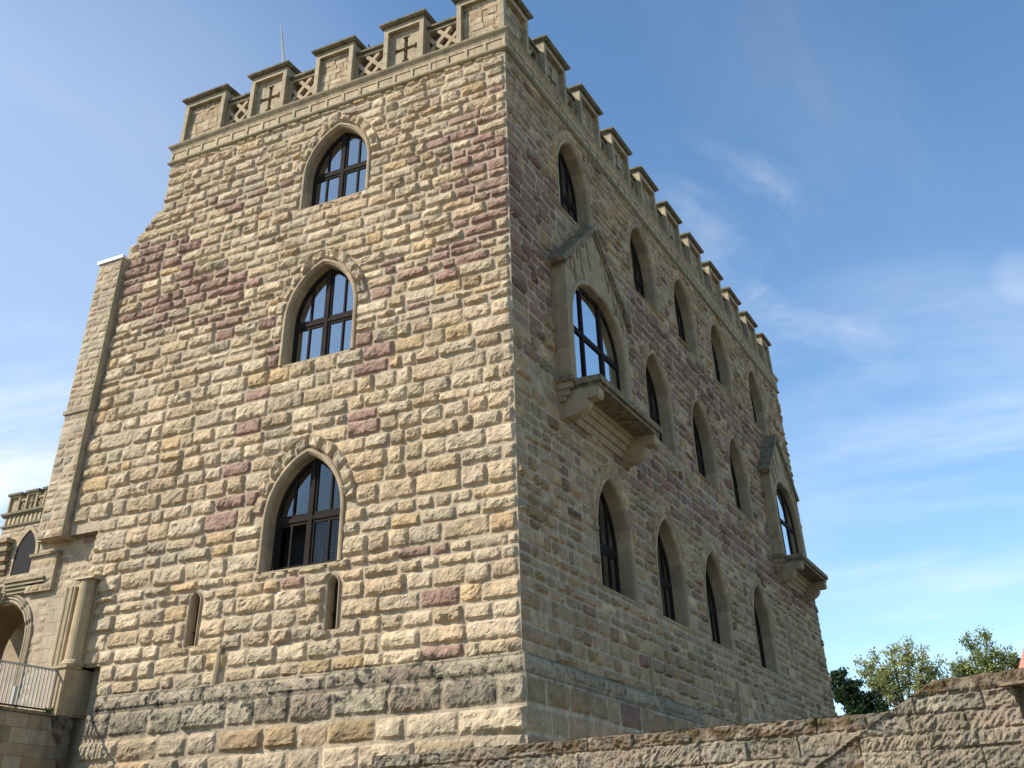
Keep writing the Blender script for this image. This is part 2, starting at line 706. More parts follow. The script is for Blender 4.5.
def hood_ring(mb, P, o, r, amp, tintf, res=0.07, inner=0.15, depth=0.28, start=0.12, ragged=0.05):
    """rough voussoirs round the arch head"""
    for side in (-1, 1):
        n = 5
        for k in range(n):
            t0 = start * .6 + (1 - start * .6) * k / n
            t1 = start * .6 + (1 - start * .6) * (k + 1) / n
            kind, col = tintf(o.c, o.zs + 1, r)
            dd = depth + r.uniform(-ragged, ragged)
            seed = Vector((r.uniform(0, 99), r.uniform(0, 99), 3))
            nn = 7
            rows = []
            am = amp * r.uniform(.7, 1.25)
            for j in range(nn):
                v = j / (nn - 1)
                rr = o.R + inner + .012 + dd * v
                tm = math.acos((o.R - o.a) / rr)
                row = []
                for i in range(nn):
                    s = i / (nn - 1)
                    t = tm * (t0 + (t1 - t0) * (.04 + .92 * s))
                    u = o.c + side * (rr * math.cos(t) - (o.R - o.a))
                    z = o.zs + rr * math.sin(t)
                    d = min(s, 1 - s) * (t1 - t0) * tm * rr
                    d = min(d, v * dd, (1 - v) * dd)
                    q = Vector((u * 6, z * 6, 0)) + seed
                    h = smooth(0, .055, d) * am * max(.2, .8 + .55 * fbm(q, 3))
                    row.append(P(u, z, h))
                rows.append(row)
            mb.grid(rows, col)


SUR = (0.43, 0.355, 0.24)


def surround(mb, P, o, depth=0.5, col=SUR, out=0.06, width=0.145, base=-0.01):
    prof = [(0.0, -depth), (0.0, -depth * .5), (0.0, -0.06), (0.012, -0.02), (0.03, out * .35), (0.05, out * .4), (0.065, out),
            (0.09, out * 1.1), (0.12, out), (width, out * .75), (width, base)]
    pts = [o.path(off) for off, _ in prof]
    n = len(pts[0])
    rows = []
    for i in range(n):
        rows.append([P(pts[j][i][0], pts[j][i][1], prof[j][1]) for j in range(len(prof))])
    cols = []
    cur = jit(col, .10)
    for i in range(n - 1):
        if i % 3 == 0:
            cur = jit(col, .17)
        cols.append([cur] * (len(prof) - 1))
    mb.grid(rows, col, cols)
    # sill of dressed stone inside the opening, rough front
    s = o.sill
    w_ = o.a + .02
    c = jit(col, .08)
    mb.face([P(o.c - w_, s + .05, -depth), P(o.c + w_, s + .05, -depth), P(o.c + w_, s, .02), P(o.c - w_, s, .02)], c)
    mb.face([P(o.c - w_, s, .02), P(o.c + w_, s, .02), P(o.c + w_, s - .06, .022), P(o.c - w_, s - .06, .022)], c)


def frame_bars(mb, P, o, d0, d1, outer=0.08, mull=0.05, thin=0.025, tr=1.17, inner=True):
    """wooden window frame: arched ring, mullion, transom, thin bars"""
    a = o.path(0.01)
    b = o.path(-outer)
    n = len(a)
    for i in range(n - 1):
        q = [a[i], a[i + 1], b[i + 1], b[i]]
        mb.prism(q, d0, d1, P)
    zt = o.sill + tr
    s = o.sill + .05

    def topz(u):
        return o.zs + math.sqrt(max(0, (o.R - outer * .5) ** 2 - (abs(u - o.c) + o.R - o.a) ** 2)) if abs(u - o.c) < o.a else o.zs

    def vbar(u, wd, z0, z1, e0, e1):
        mb.prism([(u - wd, z0), (u + wd, z0), (u + wd, z1), (u - wd, z1)], e0, e1, P)
    vbar(o.c, mull, s, topz(o.c + .08), d0, d1 + .025)
    hw = o.half(zt, 0) - .03
    mb.prism([(o.c - hw, zt - .05), (o.c + hw, zt - .05), (o.c + hw, zt + .05), (o.c - hw, zt + .05)], d0, d1 + .015, P)
    hw = o.a - .02
    mb.prism([(o.c - hw, s), (o.c + hw, s), (o.c + hw, s + .08), (o.c - hw, s + .08)], d0, d1 + .004, P)
    for sgn in (-1, 1):
        u = o.c + sgn * o.a * .52
        vbar(u, thin, s, zt, d0, d1 - .006)
        vbar(u, thin, zt, topz(u), d0, d1 - .006)
        # casement edges beside the mullion
        vbar(o.c + sgn * (mull + .03), .035, s, topz(o.c + .15), d0, d1 - .01)
    for dz in (-.085, .085):
        hw2 = o.half(zt + dz) - .03
        mb.prism([(o.c - hw2, zt + dz - .04), (o.c + hw2, zt + dz - .04), (o.c + hw2, zt + dz + .04), (o.c - hw2, zt + dz + .04)], d0, d1 - .012, P)


def glass_poly(o, off, side=0, z0=None, z1=None):
    return o.path(off)


def make_window(parent, P, o, dep=0.45, open_pane=False, out=0.06, glass='glass', sur_mb=None):
    fr = MB()
    frame_bars(fr, P, o, -dep - .07, -dep + .0)
    fo = fr.build('window', M['wood'], parent)
    g = MB()
    hh = -dep - .045
    if open_pane:
        zt = o.sill + 1.17
        pts = o.path(0)
        up = [(u, z) for u, z in pts if z > zt]
        wz = o.half(zt)
        g.face([P(u, z, hh) for u, z in [(o.c - wz, zt)] + up + [(o.c + wz, zt)]])
        g.face([P(u, z, hh) for u, z in [(o.c, o.sill), (o.c + o.a, o.sill), (o.c + wz, zt), (o.c, zt)]])
        # the open casement, swung into the room
        cs = MB()
        h_u = o.c - o.a + .12
        Lc = o.a - .22
        ang = rad(82)
        dx, dh = math.cos(ang), math.sin(ang)

        def Q(s, z, t):
            return P(h_u + dx * s - dh * t, z, hh - dh * s - dx * t)
        z0, z1 = o.sill + .14, zt - .12
        for (s0, s1, a0, a1) in ((0, .06, z0, z1), (Lc - .06, Lc, z0, z1), (.06, Lc - .06, z0, z0 + .06), (.06, Lc - .06, z1 - .06, z1)):
            cs.prism([(s0, a0), (s1, a0), (s1, a1), (s0, a1)], -.025, .025, Q)
        cs.build('casement', M['wood'], fo)
    else:
        g.face([P(u, z, hh) for u, z in o.path(0)])
    g.build('glass_pane', M[glass], fo)
    sm = MB()
    surround(sm, P, o, dep + .06, out=out)
    sm.build('surround', M['dressed'], fo)
    return fo


# ------------------------------------------------------------------ ground
W, DEP, H = 12.19, 29.5, 15.47
GZ = -5.06
g = MB()
g.face([(-3000, -3000, GZ), (3000, -3000, GZ), (3000, 3000, GZ), (-3000, 3000, GZ)])
tag(g.build('ground', M['earth']), kind='structure')

# ------------------------------------------------------------------ the castle keep
castle = thing('castle', 'tall square sandstone castle block with a battlemented parapet and rows of pointed windows',
               'castle', (-W / 2, DEP / 2, GZ))

front_ops = [Opening(-5.60, 2.26, spring=1.13), Opening(-5.64, 7.36, spring=1.27), Opening(-5.52, 12.10, spring=1.10)]
slit_ops = [Opening(-8.50, 0.88, .12, 0.95, .17, True), Opening(-4.58, 0.86, .12, 0.90, .17, True)]
SA = dict(a=1.12, rise=1.55)
side_ops = [Opening(4.5, 12.08, spring=1.30, **SA), Opening(10.35, 12.08, spring=1.30, **SA), Opening(14.8, 12.08, spring=1.30, **SA),
            Opening(19.25, 12.08, spring=1.25, **SA), Opening(24.65, 12.08, spring=1.2, **SA),
            Opening(10.5, 7.24, spring=1.45, **SA), Opening(15.05, 7.22, spring=1.4, **SA), Opening(19.38, 7.22, spring=1.35, **SA),
            Opening(5.62, 2.06, spring=1.25, **SA), Opening(9.85, 2.06, spring=1.22, **SA), Opening(14.17, 2.04, spring=1.2, **SA), Opening(19.55, 2.02, spring=1.2, **SA)]
side_slits = [Opening(7.31, 0.02, .05, 0.75, .12, True), Opening(14.9, 0.06, .06, 0.75, .12, True), Opening(23.2, 3.0, .06, 0.6, .12, True)]

zs_all = courses(0.0, 8.2, 0.25, 0.48, random.Random(3))[:-1] + courses(8.2, H - .02, 0.20, 0.39, random.Random(6))


def left_lim(z, r=random.Random(11)):
    q = Vector((0, z * 2.3, 4))
    j = noise.noise(q) * .12
    if z > 13.65:
        return -W + j * .25
    if z > 12.4:
        return -W - .25 - (13.65 - z) * .75 + j * .5
    if z > 4.05:
        return -13.22 + j * 1.3
    if z > 2.7:
        return -W + j * .8
    if z > .75:
        return -11.86 + j * .9
    return -11.2 + j


REDF = [(-.4, 11.6, 1.0, 2.0, 1.1), (-1.5, 9.2, 1.1, .55, .75), (-2.4, 13.0, .7, .3, .6), (-12.0, 11.9, 1.3, 1.1, 1.0), (-10.0, 10.3, 2.2, .45, .95),
        (-8.0, 9.0, 1.2, .35, .8), (-7.6, 7.7, 1.2, .3, .7), (-3.6, 7.1, .6, .6, 1.1), (-3.9, 9.2, .6, .5, .8), (-7.7, 6.2, .6, .6, .9), (-7.5, 4.7, .6, .9, .8),
        (-5.8, 2.0, .8, .22, .9), (-3.9, 5.2, .5, .7, .7), (-8.9, 13.3, 1.6, .4, .45), (-10.6, 8.3, 1.0, .3, .5), (-2.2, 1.2, .4, .3, .5)]


def tint_front(u, z, r):
    p = .006
    for cu, cz, su, sz, k in REDF:
        p += k * math.exp(-((u - cu) / su) ** 2 - ((z - cz) / sz) ** 2)
    x = r.random()
    if x < p:
        return 'red', jit(STONE['red'], .12, r)
    x = r.random()
    k = 'tan' if x < .34 else 'grey' if x < .60 else 'pale' if x < .88 else 'ochre' if x < .95 else 'olive'
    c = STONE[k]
    return k, jit((c[0] * 1.20, c[1] * 1.17, c[2] * 1.13), .14, r)  # same stone, lightened in colour to brighten the sunlit face


def tint_side(u, z, r):
    p = .03
    p += .95 * math.exp(-((u - 1.0) / 1.7) ** 4 - ((z - 10.1) / 2.6) ** 4) * (1 if u < 2.5 or z > 8 else .6)
    if u > 5.5:
        p += .95 * math.exp(-((z - 5.95) / .62) ** 2) * smooth(5.5, 6.8, u)
        p += .85 * math.exp(-((z - 11.0) / .8) ** 2) * smooth(6.5, 8.0, u)
        p += .40 * math.exp(-((z - 8.8) / 1.5) ** 2)
    x = r.random()
    if x < p:
        return 'red', jit((0.35, 0.225, 0.175), .18, r)
    x = r.random()
    k = 'tan' if x < .42 else 'grey' if x < .66 else 'pale' if x < .82 else 'ochre' if x < .88 else 'olive'
    c = STONE[k]
    return k, jit((c[0] * 1.10, c[1] * .985, c[2] * .85), .18, r)  # same stone, warmed in colour to offset blue skylight on this shaded face


def amp_front(u, z, r):
    return r.uniform(.06, .125)


def amp_side(u, z, r):
    x = r.random()
    lo = .36 if z < 12 else .28
    if x < lo:
        return r.uniform(.010, .025)
    if x < .75:
        return r.uniform(.04, .08)
    return r.uniform(.08, .13)


wall = MB()
all_f = front_ops + slit_ops
lim_f = lambda z: (left_lim(z), 0.0)
sheet(wall, PF, 0.0, H + .02, lim_f, all_f, MORTAR)
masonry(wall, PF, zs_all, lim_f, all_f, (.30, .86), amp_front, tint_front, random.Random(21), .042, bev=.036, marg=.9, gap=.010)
for o in front_ops:
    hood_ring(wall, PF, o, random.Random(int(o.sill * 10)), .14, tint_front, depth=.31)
# the short return and hidden rear/left sides of the block
wall.build('wall', M['ashlar'], castle)

sw = MB()
zs_side = courses(0.0, H - .02, 0.20, 0.37, random.Random(13))
all_s = side_ops + side_slits
lim_s = lambda z: (0.0, DEP)
sheet(sw, PS, 0.0, H + .02, lim_s, all_s, (.50, .435, .34))
masonry(sw, PS, zs_side, lim_s, all_s, (.28, .80), amp_side, tint_side, random.Random(22), .065, hood=.27, gap=.013, bev=.03, marg=.95, core=.62)
for o in side_ops:
    hood_ring(sw, PS, o, random.Random(int(o.sill * 10 + o.c)), .07, tint_side, depth=.27)
sw.build('wall', M['ashlar'], castle)

# hidden sides, roof, interior
rest = MB()
rest.face([(-W, .003, GZ), (-W, DEP, GZ), (-W, DEP, 16.15), (-W, .003, 16.15)], STONE['tan'])
rest.face([(-W, DEP, GZ), (-.003, DEP, GZ), (-.003, DEP, 16.15), (-W, DEP, 16.15)], STONE['tan'])
rest.build('wall', M['small_ashlar'], castle)
rf = MB()
rf.box((-W + .05, .05, 15.9), (-.05, DEP - .05, 16.12), (.2, .2, .2))
rf.build('roof', M['slab'], castle)
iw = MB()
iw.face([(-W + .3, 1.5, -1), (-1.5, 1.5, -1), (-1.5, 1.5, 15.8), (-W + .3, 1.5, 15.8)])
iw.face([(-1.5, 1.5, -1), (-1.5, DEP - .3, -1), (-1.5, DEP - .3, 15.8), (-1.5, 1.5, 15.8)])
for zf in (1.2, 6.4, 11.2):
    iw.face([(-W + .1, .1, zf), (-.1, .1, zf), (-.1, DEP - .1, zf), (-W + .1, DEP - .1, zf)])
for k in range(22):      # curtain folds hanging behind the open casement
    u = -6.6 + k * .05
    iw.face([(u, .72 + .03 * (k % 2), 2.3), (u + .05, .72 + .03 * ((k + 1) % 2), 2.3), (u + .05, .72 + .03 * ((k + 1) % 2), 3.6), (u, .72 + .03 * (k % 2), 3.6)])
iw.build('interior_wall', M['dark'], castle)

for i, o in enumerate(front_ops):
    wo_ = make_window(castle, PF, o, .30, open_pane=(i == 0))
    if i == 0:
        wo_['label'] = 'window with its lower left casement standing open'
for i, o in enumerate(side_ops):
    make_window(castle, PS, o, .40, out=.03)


def make_slit(P, o, dep=.4, w_=.07):
    mb = MB()
    prof = [(-.005, -dep), (0.0, -.05), (.02, .03), (w_, .05), (w_ + .02, .0)]
    pts = [o.path(k, n=6, nj=3) for k, _ in prof]
    rows = [[P(pts[j][i][0], pts[j][i][1], prof[j][1]) for j in range(len(prof))] for i in range(len(pts[0]))]
    mb.grid(rows, jit(SUR, .06))
    s = o.sill
    mb.face([P(o.c - o.a, s, -dep), P(o.c + o.a, s, -dep), P(o.c + o.a, s - .02, .01), P(o.c - o.a, s - .02, .01)], SUR)
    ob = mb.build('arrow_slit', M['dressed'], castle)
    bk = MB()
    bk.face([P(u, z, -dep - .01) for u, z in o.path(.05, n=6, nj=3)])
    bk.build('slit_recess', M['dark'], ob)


for o in slit_ops:
    make_slit(PF, o, .20, .05)
for o in side_slits:
    make_slit(PS, o, .4, .05)

# ---- plinth: sooty string course and larger blocks below it
PO = .12


def PFo(u, z, h):
    return (u, -h - PO, z)


def PSo(u, z, h):
    return (h + PO, u, z)


def tint_string(u, z, r):
    return 'g', jit((0.36, 0.31, 0.23), .2, r)


def tint_dark(u, z, r):
    return 'g', jit((0.42, 0.365, 0.27), .22, r)


zp = [-5.1, -4.5, -3.9, -3.35, -2.8, -2.3, -1.82, -1.36, -.90]
lim_pf = lambda z: (-11.25 + .15 * smooth(-.5, .2, z) + noise.noise(Vector((3, z * 3, 1))) * .12, PO)
lim_ps = lambda z: (-PO, DEP)
rp = random.Random(5)
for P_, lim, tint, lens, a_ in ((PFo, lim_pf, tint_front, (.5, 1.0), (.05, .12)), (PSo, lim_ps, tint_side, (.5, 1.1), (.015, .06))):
    pl = MB()
    for z0, z1 in ((GZ, -.36),):
        sheet(pl, P_, z0, z1, lim, [], MORTAR if P_ is PFo else (.54, .47, .36), h=0)
    masonry(pl, P_, zp, lim, [], lens, lambda u, z, r: r.uniform(*a_), tint, rp, .06, core=.75, gap=.013)
    # blackened course under the string
    masonry(pl, P_, [-.88, -.36], lim, [], (.5, .95), lambda u, z, r: r.uniform(.06, .12) if P_ is PFo else r.uniform(.03, .06), tint_dark if P_ is PFo else tint_side, rp, .05, gap=.014, core=.6)
    # string course: projecting lip with a worn, sloping top
    L0, L1 = (-11.05, PO) if P_ is PFo else (-PO, 10.9)
    if P_ is PFo:
        masonry(pl, P_, [-.34, -.02], lambda z: (-11.05, PO), [], (.9, 2.0), lambda u, z, r: r.uniform(.05, .075), tint_string, rp, .05, gap=.006, bev=.05)
        pl.face([(-11.05, -PO, -.36), (PO, -PO, -.36), (PO, -PO, -.02), (-11.05, -PO, -.02)], (.25, .22, .17))
        pl.face([(-11.05, -PO, -.02), (PO, -PO, -.02), (0, .0, .06), (-11.05, .0, .06)], (.34, .30, .22))
    else:
        masonry(pl, P_, [-.32, -.02], lambda z: (-PO, 10.9), [], (.9, 2.2), lambda u, z, r: r.uniform(.04, .06), tint_string, rp, .07, gap=.006, bev=.05)
        pl.face([(PO, -PO, -.36), (PO, 10.9, -.36), (PO, 10.9, -.02), (PO, -PO, -.02)], (.25, .22, .17))
        pl.face([(PO, -PO, -.02), (PO, 10.9, -.02), (0, 10.9, .06), (0, 0, .06)], (.28, .25, .19))
        pl.face([(PO, 10.9, -.36), (PO, DEP, -.36), (.0, DEP, -.30), (.0, 10.9, -.30)], (.3, .27, .2))
    if P_ is PSo:
        sheet(pl, PS, -.4, .02, lambda z: (10.8, DEP), [], MORTAR)
        masonry(pl, PS, [-.34, .0], lambda z: (10.9, DEP), [], (.6, 1.2), amp_side, tint_side, rp, .09)
    pl.build('plinth', M['plinth' if P_ is PFo else 'plinth_side'], castle)

# blocked narrow niche low on the front wall
bn = MB()
bn.tube([(-7.60, -.055, -.02), (-7.57, -.055, .35), (-7.54, -.05, .74)], [.085, .08, .06], 8, SUR)
bn.build('drain_chase', M['dressed'], castle)

# ---- cornice: roll moulding, panelled frieze, cove and lip, mitred round the block
cn = MB()
prof = [(0.0, 15.40), (.05, 15.42), (.10, 15.46), (.115, 15.50), (.10, 15.545), (.05, 15.565), (.03, 15.57), (.03, 15.90),
        (.045, 15.905), (.05, 15.93), (.07, 15.99), (.11, 16.05), (.13, 16.07), (.15, 16.09), (.165, 16.13), (.16, 16.17), (.13, 16.20), (-.3, 16.22)]
PC = {0: (.42, .37, .27)}
rings = []
for off, z in prof:
    rings.append([(-W - off, -off, z), (off, -off, z), (off, DEP + off, z), (-W - off, DEP + off, z)])
for k in range(len(prof) - 1):
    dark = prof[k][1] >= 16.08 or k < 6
    for s in range(4):
        s2 = (s + 1) % 4
        a, b, c, d = rings[k][s], rings[k][s2], rings[k + 1][s2], rings[k + 1][s]
        # split along the length into separate stones
        n = 6 if s in (0, 2) else 14
        for i in range(n):
            t0, t1 = i / n, (i + 1) / n
            lerp = lambda p, q, t: tuple(p[j] + (q[j] - p[j]) * t for j in range(3))
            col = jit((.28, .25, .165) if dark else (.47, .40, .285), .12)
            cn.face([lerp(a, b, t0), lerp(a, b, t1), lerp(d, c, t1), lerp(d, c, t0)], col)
for P_, L0, L1 in ((PF, -W, 0), (PS, 0, DEP)):
    n = int(round((L1 - L0) / .617))
    for i in range(n + 1):
        u = L0 + (L1 - L0) * i / n
        cn.box((u - .045, 15.575, .03), (u + .045, 15.90, .062), jit((.46, .40, .29), .08), mp=lambda a, b, c, P_=P_: P_(a, b, c))
    cn.box((L0, 15.86, .03), (L1, 15.897, .055), (.44, .38, .27), mp=lambda a, b, c, P_=P_: P_(a, b, c))
cn.build('cornice', M['parapet'], castle)

# ---- battlements
MZ0, MZ1, CAPZ = 16.20, 17.96, 18.12


def panel_face(mb, P, u0, u1, cross, r, z0=MZ0, z1=MZ1):
    fw, h = .15, 0.0
    rec = -.17
    # frame strips
    for a, b, c, d in ((u0, u0 + fw, z0, z1), (u1 - fw, u1, z0, z1), (u0 + fw, u1 - fw, z1 - .22, z1)):
        mb.box((a, c, rec - .01), (b, d, h), jit((.42, .37, .27), .1, r), mp=lambda x, y, q: P(x, y, q))
    a0, a1, b0, b1 = u0 + fw, u1 - fw, z0, z1 - .22
    if not cross:
        # small coursed ashlar in the recess
        z = b0
        while z < b1 - .02:
            zn = min(b1, z + r.uniform(.14, .24))
            u = a0
            while u < a1 - .02:
                un = min(a1, u + r.uniform(.2, .5))
                if a1 - un < .12:
                    un = a1
                hh = rec + r.uniform(.0, .035)
                mb.box((u + .006, z + .006, rec - .02), (un - .006, zn - .006, hh), jit(r.choice([STONE['tan'], STONE['grey'], STONE['pale'], (.38, .29, .2)]), .12, r), mp=lambda x, y, q: P(x, y, q))
                u = un
            z = zn
        mb.box((a0, b0, rec - .03), (a1, b1, rec - .006), MORTAR, mp=lambda x, y, q: P(x, y, q))
    else:
        cu, cz = (a0 + a1) / 2, (b0 + b1) / 2 + .03
        bw = .065
        Lh, Lv = .36, .47
        xs = sorted({a0, cu - Lh - .03, cu - Lh + .04, cu - bw - .05, cu - bw, cu + bw, cu + bw + .05, cu + Lh - .04, cu + Lh + .03, a1})
        ys = sorted({b0, cz - Lv - .03, cz - Lv + .05, cz - bw - .05, cz - bw, cz + bw, cz + bw + .05, cz + Lv - .05, cz + Lv + .03, b1})

        def inside(u, z):
            du, dz = abs(u - cu), abs(z - cz)
            if du < bw and dz < Lv + .03 or dz < bw and du < Lh + .03:
                return True
            if du < bw + .05 and Lv - .05 < dz < Lv + .03 or dz < bw + .05 and Lh - .04 < du < Lh + .03:
                return True
            return False
        for i in range(len(xs) - 1):
            for j in range(len(ys) - 1):
                if not inside((xs[i] + xs[i + 1]) / 2, (ys[j] + ys[j + 1]) / 2):
                    mb.box((xs[i], ys[j], rec - .16), (xs[i + 1], ys[j + 1], rec), jit((.40, .35, .26), .03, r), mp=lambda x, y, q: P(x, y, q))


def cap_mesh(x0, y0, x1, y1):
    cb = MB()
    # slab with a rolled edge and a slightly weathered top
    pr = [(.06, MZ1 - .03), (.0, MZ1 + .03), (0.0, MZ1 + .09), (.03, MZ1 + .12), (.10, MZ1 + .14)]
    prev = None
    for ins, z in pr:
        ring = [(x0 + ins, y0 + ins, z), (x1 - ins, y0 + ins, z), (x1 - ins, y1 - ins, z), (x0 + ins, y1 - ins, z)]
        if prev:
            for s in range(4):
                s2 = (s + 1) % 4
                cb.face([prev[s], prev[s2], ring[s2], ring[s]])
        else:
            cb.face(ring)
        prev = ring
    cb.face(prev)
    return cb


TH = .5
rm = random.Random(31)


def merlon(P, u0, u1, cross, front=True):
    mb = MB()
    mb.box((u0, MZ0, -TH), (u1, MZ1, -.345), jit((.38, .33, .24), .08, rm), mp=lambda x, y, q: P(x, y, q))
    panel_face(mb, P, u0, u1, cross, rm)
    for a, b in ((u0, u0 + .15), (u1 - .15, u1)):
        mb.box((a, MZ0, -.34), (b, MZ1, -.17), jit((.38, .33, .24), .05, rm), mp=lambda x, y, q: P(x, y, q))
    mb.box((u0 + .15, MZ1 - .22, -.34), (u1 - .15, MZ1, -.17), (.38, .33, .24), mp=lambda x, y, q: P(x, y, q))
    if cross:
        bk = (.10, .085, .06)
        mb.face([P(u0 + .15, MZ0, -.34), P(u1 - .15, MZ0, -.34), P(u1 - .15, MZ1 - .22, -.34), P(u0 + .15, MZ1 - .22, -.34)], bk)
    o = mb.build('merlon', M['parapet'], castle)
    a = P(u0 - .12, 0, .15)
    b = P(u1 + .12, 0, -TH - .12)
    cap_mesh(min(a[0], b[0]), min(a[1], b[1]), max(a[0], b[0]), max(a[1], b[1])).build('cap', M['cap'], o)


def tracery(P, u0, u1):
    mb = MB()
    z0, z1 = MZ0, 17.46
    mp = lambda x, y, q: P(x, y, q)
    c = (.42, .36, .26)
    h0, h1 = -.36, -.26
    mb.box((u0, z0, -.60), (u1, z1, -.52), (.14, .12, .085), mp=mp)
    fw = .07
    for a, b, cc, d in ((u0, u0 + fw, z0, z1), (u1 - fw, u1, z0, z1), (u0 + fw, u1 - fw, z0, z0 + fw + .02), (u0 + fw, u1 - fw, z1 - fw, z1)):
        mb.box((a, cc, -.52), (b, d, h1 + .02), jit(c, .06, rm), mp=mp)
    A0, A1, B0, B1 = u0 + fw, u1 - fw, z0 + fw + .02, z1 - fw
    wd = .072
    # two pairs of crossing diagonals
    du, dz = A1 - A0, B1 - B0
    k = 0
    for t in (-.26, .26):
        for s in (-1, 1):
            k += 1
            pts = []
            if s > 0:
                p, q = (A0, B0 + t * dz), (A1, B1 + t * dz)
            else:
                p, q = (A0, B1 + t * dz), (A1, B0 + t * dz)
            # clip to the panel
            sl_ = (q[1] - p[1]) / (q[0] - p[0])
            def at(u):
                return p[1] + sl_ * (u - p[0])
            ua, ub = A0, A1
            for lim in (B0, B1):
                uc = p[0] + (lim - p[1]) / sl_
                if at(ua) < B0 and lim == B0 and sl_ > 0 or at(ua) > B1 and lim == B1 and sl_ < 0:
                    ua = uc
                if at(ub) > B1 and lim == B1 and sl_ > 0 or at(ub) < B0 and lim == B0 and sl_ < 0:
                    ub = uc
            mb.prism([(ua, at(ua) - wd * 1.3), (ub, at(ub) - wd * 1.3), (ub, at(ub) + wd * 1.3), (ua, at(ua) + wd * 1.3)], h0 - .05, h1 - .003 * k, mp, jit(c, .06, rm))
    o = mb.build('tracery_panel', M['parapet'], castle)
    cb = MB()
    cb.box((u0 - .005, z1, -.64), (u1 + .005, z1 + .05, -.22), mp=mp)
    cb.box((u0 - .005, z1 + .05, -.66), (u1 + .005, z1 + .13, -.16), mp=mp)
    cb.build('coping', M['cap'], o)


# corner merlon (wraps the corner)
cm = MB()
c0, c1 = -1.575, 1.68
cm.box((c0 + .0, .35, MZ0), (-.35, c1, MZ1), (.38, .33, .24))
cm.box((c0, .182, MZ0), (-.182, .35, MZ1), (.38, .33, .24))
cm.box((-.35, .35, MZ0), (-.182, c1, MZ1), (.38, .33, .24))
panel_face(cm, PF, c0, -.002, False, rm)
panel_face(cm, PS, .004, c1, False, rm)
co = cm.build('merlon', M['parapet'], castle)
cap_mesh(c0 - .12, -.15, .15, c1 + .12).build('cap', M['cap'], co)
PL_, PR_ = 2.566, 2.812
fe = [(c0, 0)]
for k in range(1, 5):
    u0 = -(1.575 + k * PL_)
    u1 = u0 + 1.42
    if k == 4:
        u0 = -12.05
        u1 = u0 + 1.69
    merlon(PF, u0, u1, k % 2 == 1)
    fe.append((u0, u1))
prev = c0
for u0, u1 in fe[1:]:
    tracery(PF, u1, prev)
    prev = u0
prev = c1
for k in range(1, 11):
    u1 = c1 + k * PR_
    u0 = u1 - 1.66
    if k == 10:
        u1 = DEP
    merlon(PS, u0, u1, k % 2 == 1)
    tracery(PS, prev, u0)
    prev = u1
rod = MB()
rod.tube([(-4.80, .32, 17.2), (-4.82, .31, 17.58), (-4.86, .3, 17.72), (-4.92, .29, 17.86)], [.015, .015, .022, .028], 6)
rod.build('lightning_rod', M['wood'], castle)

# ---- oriels on the side wall


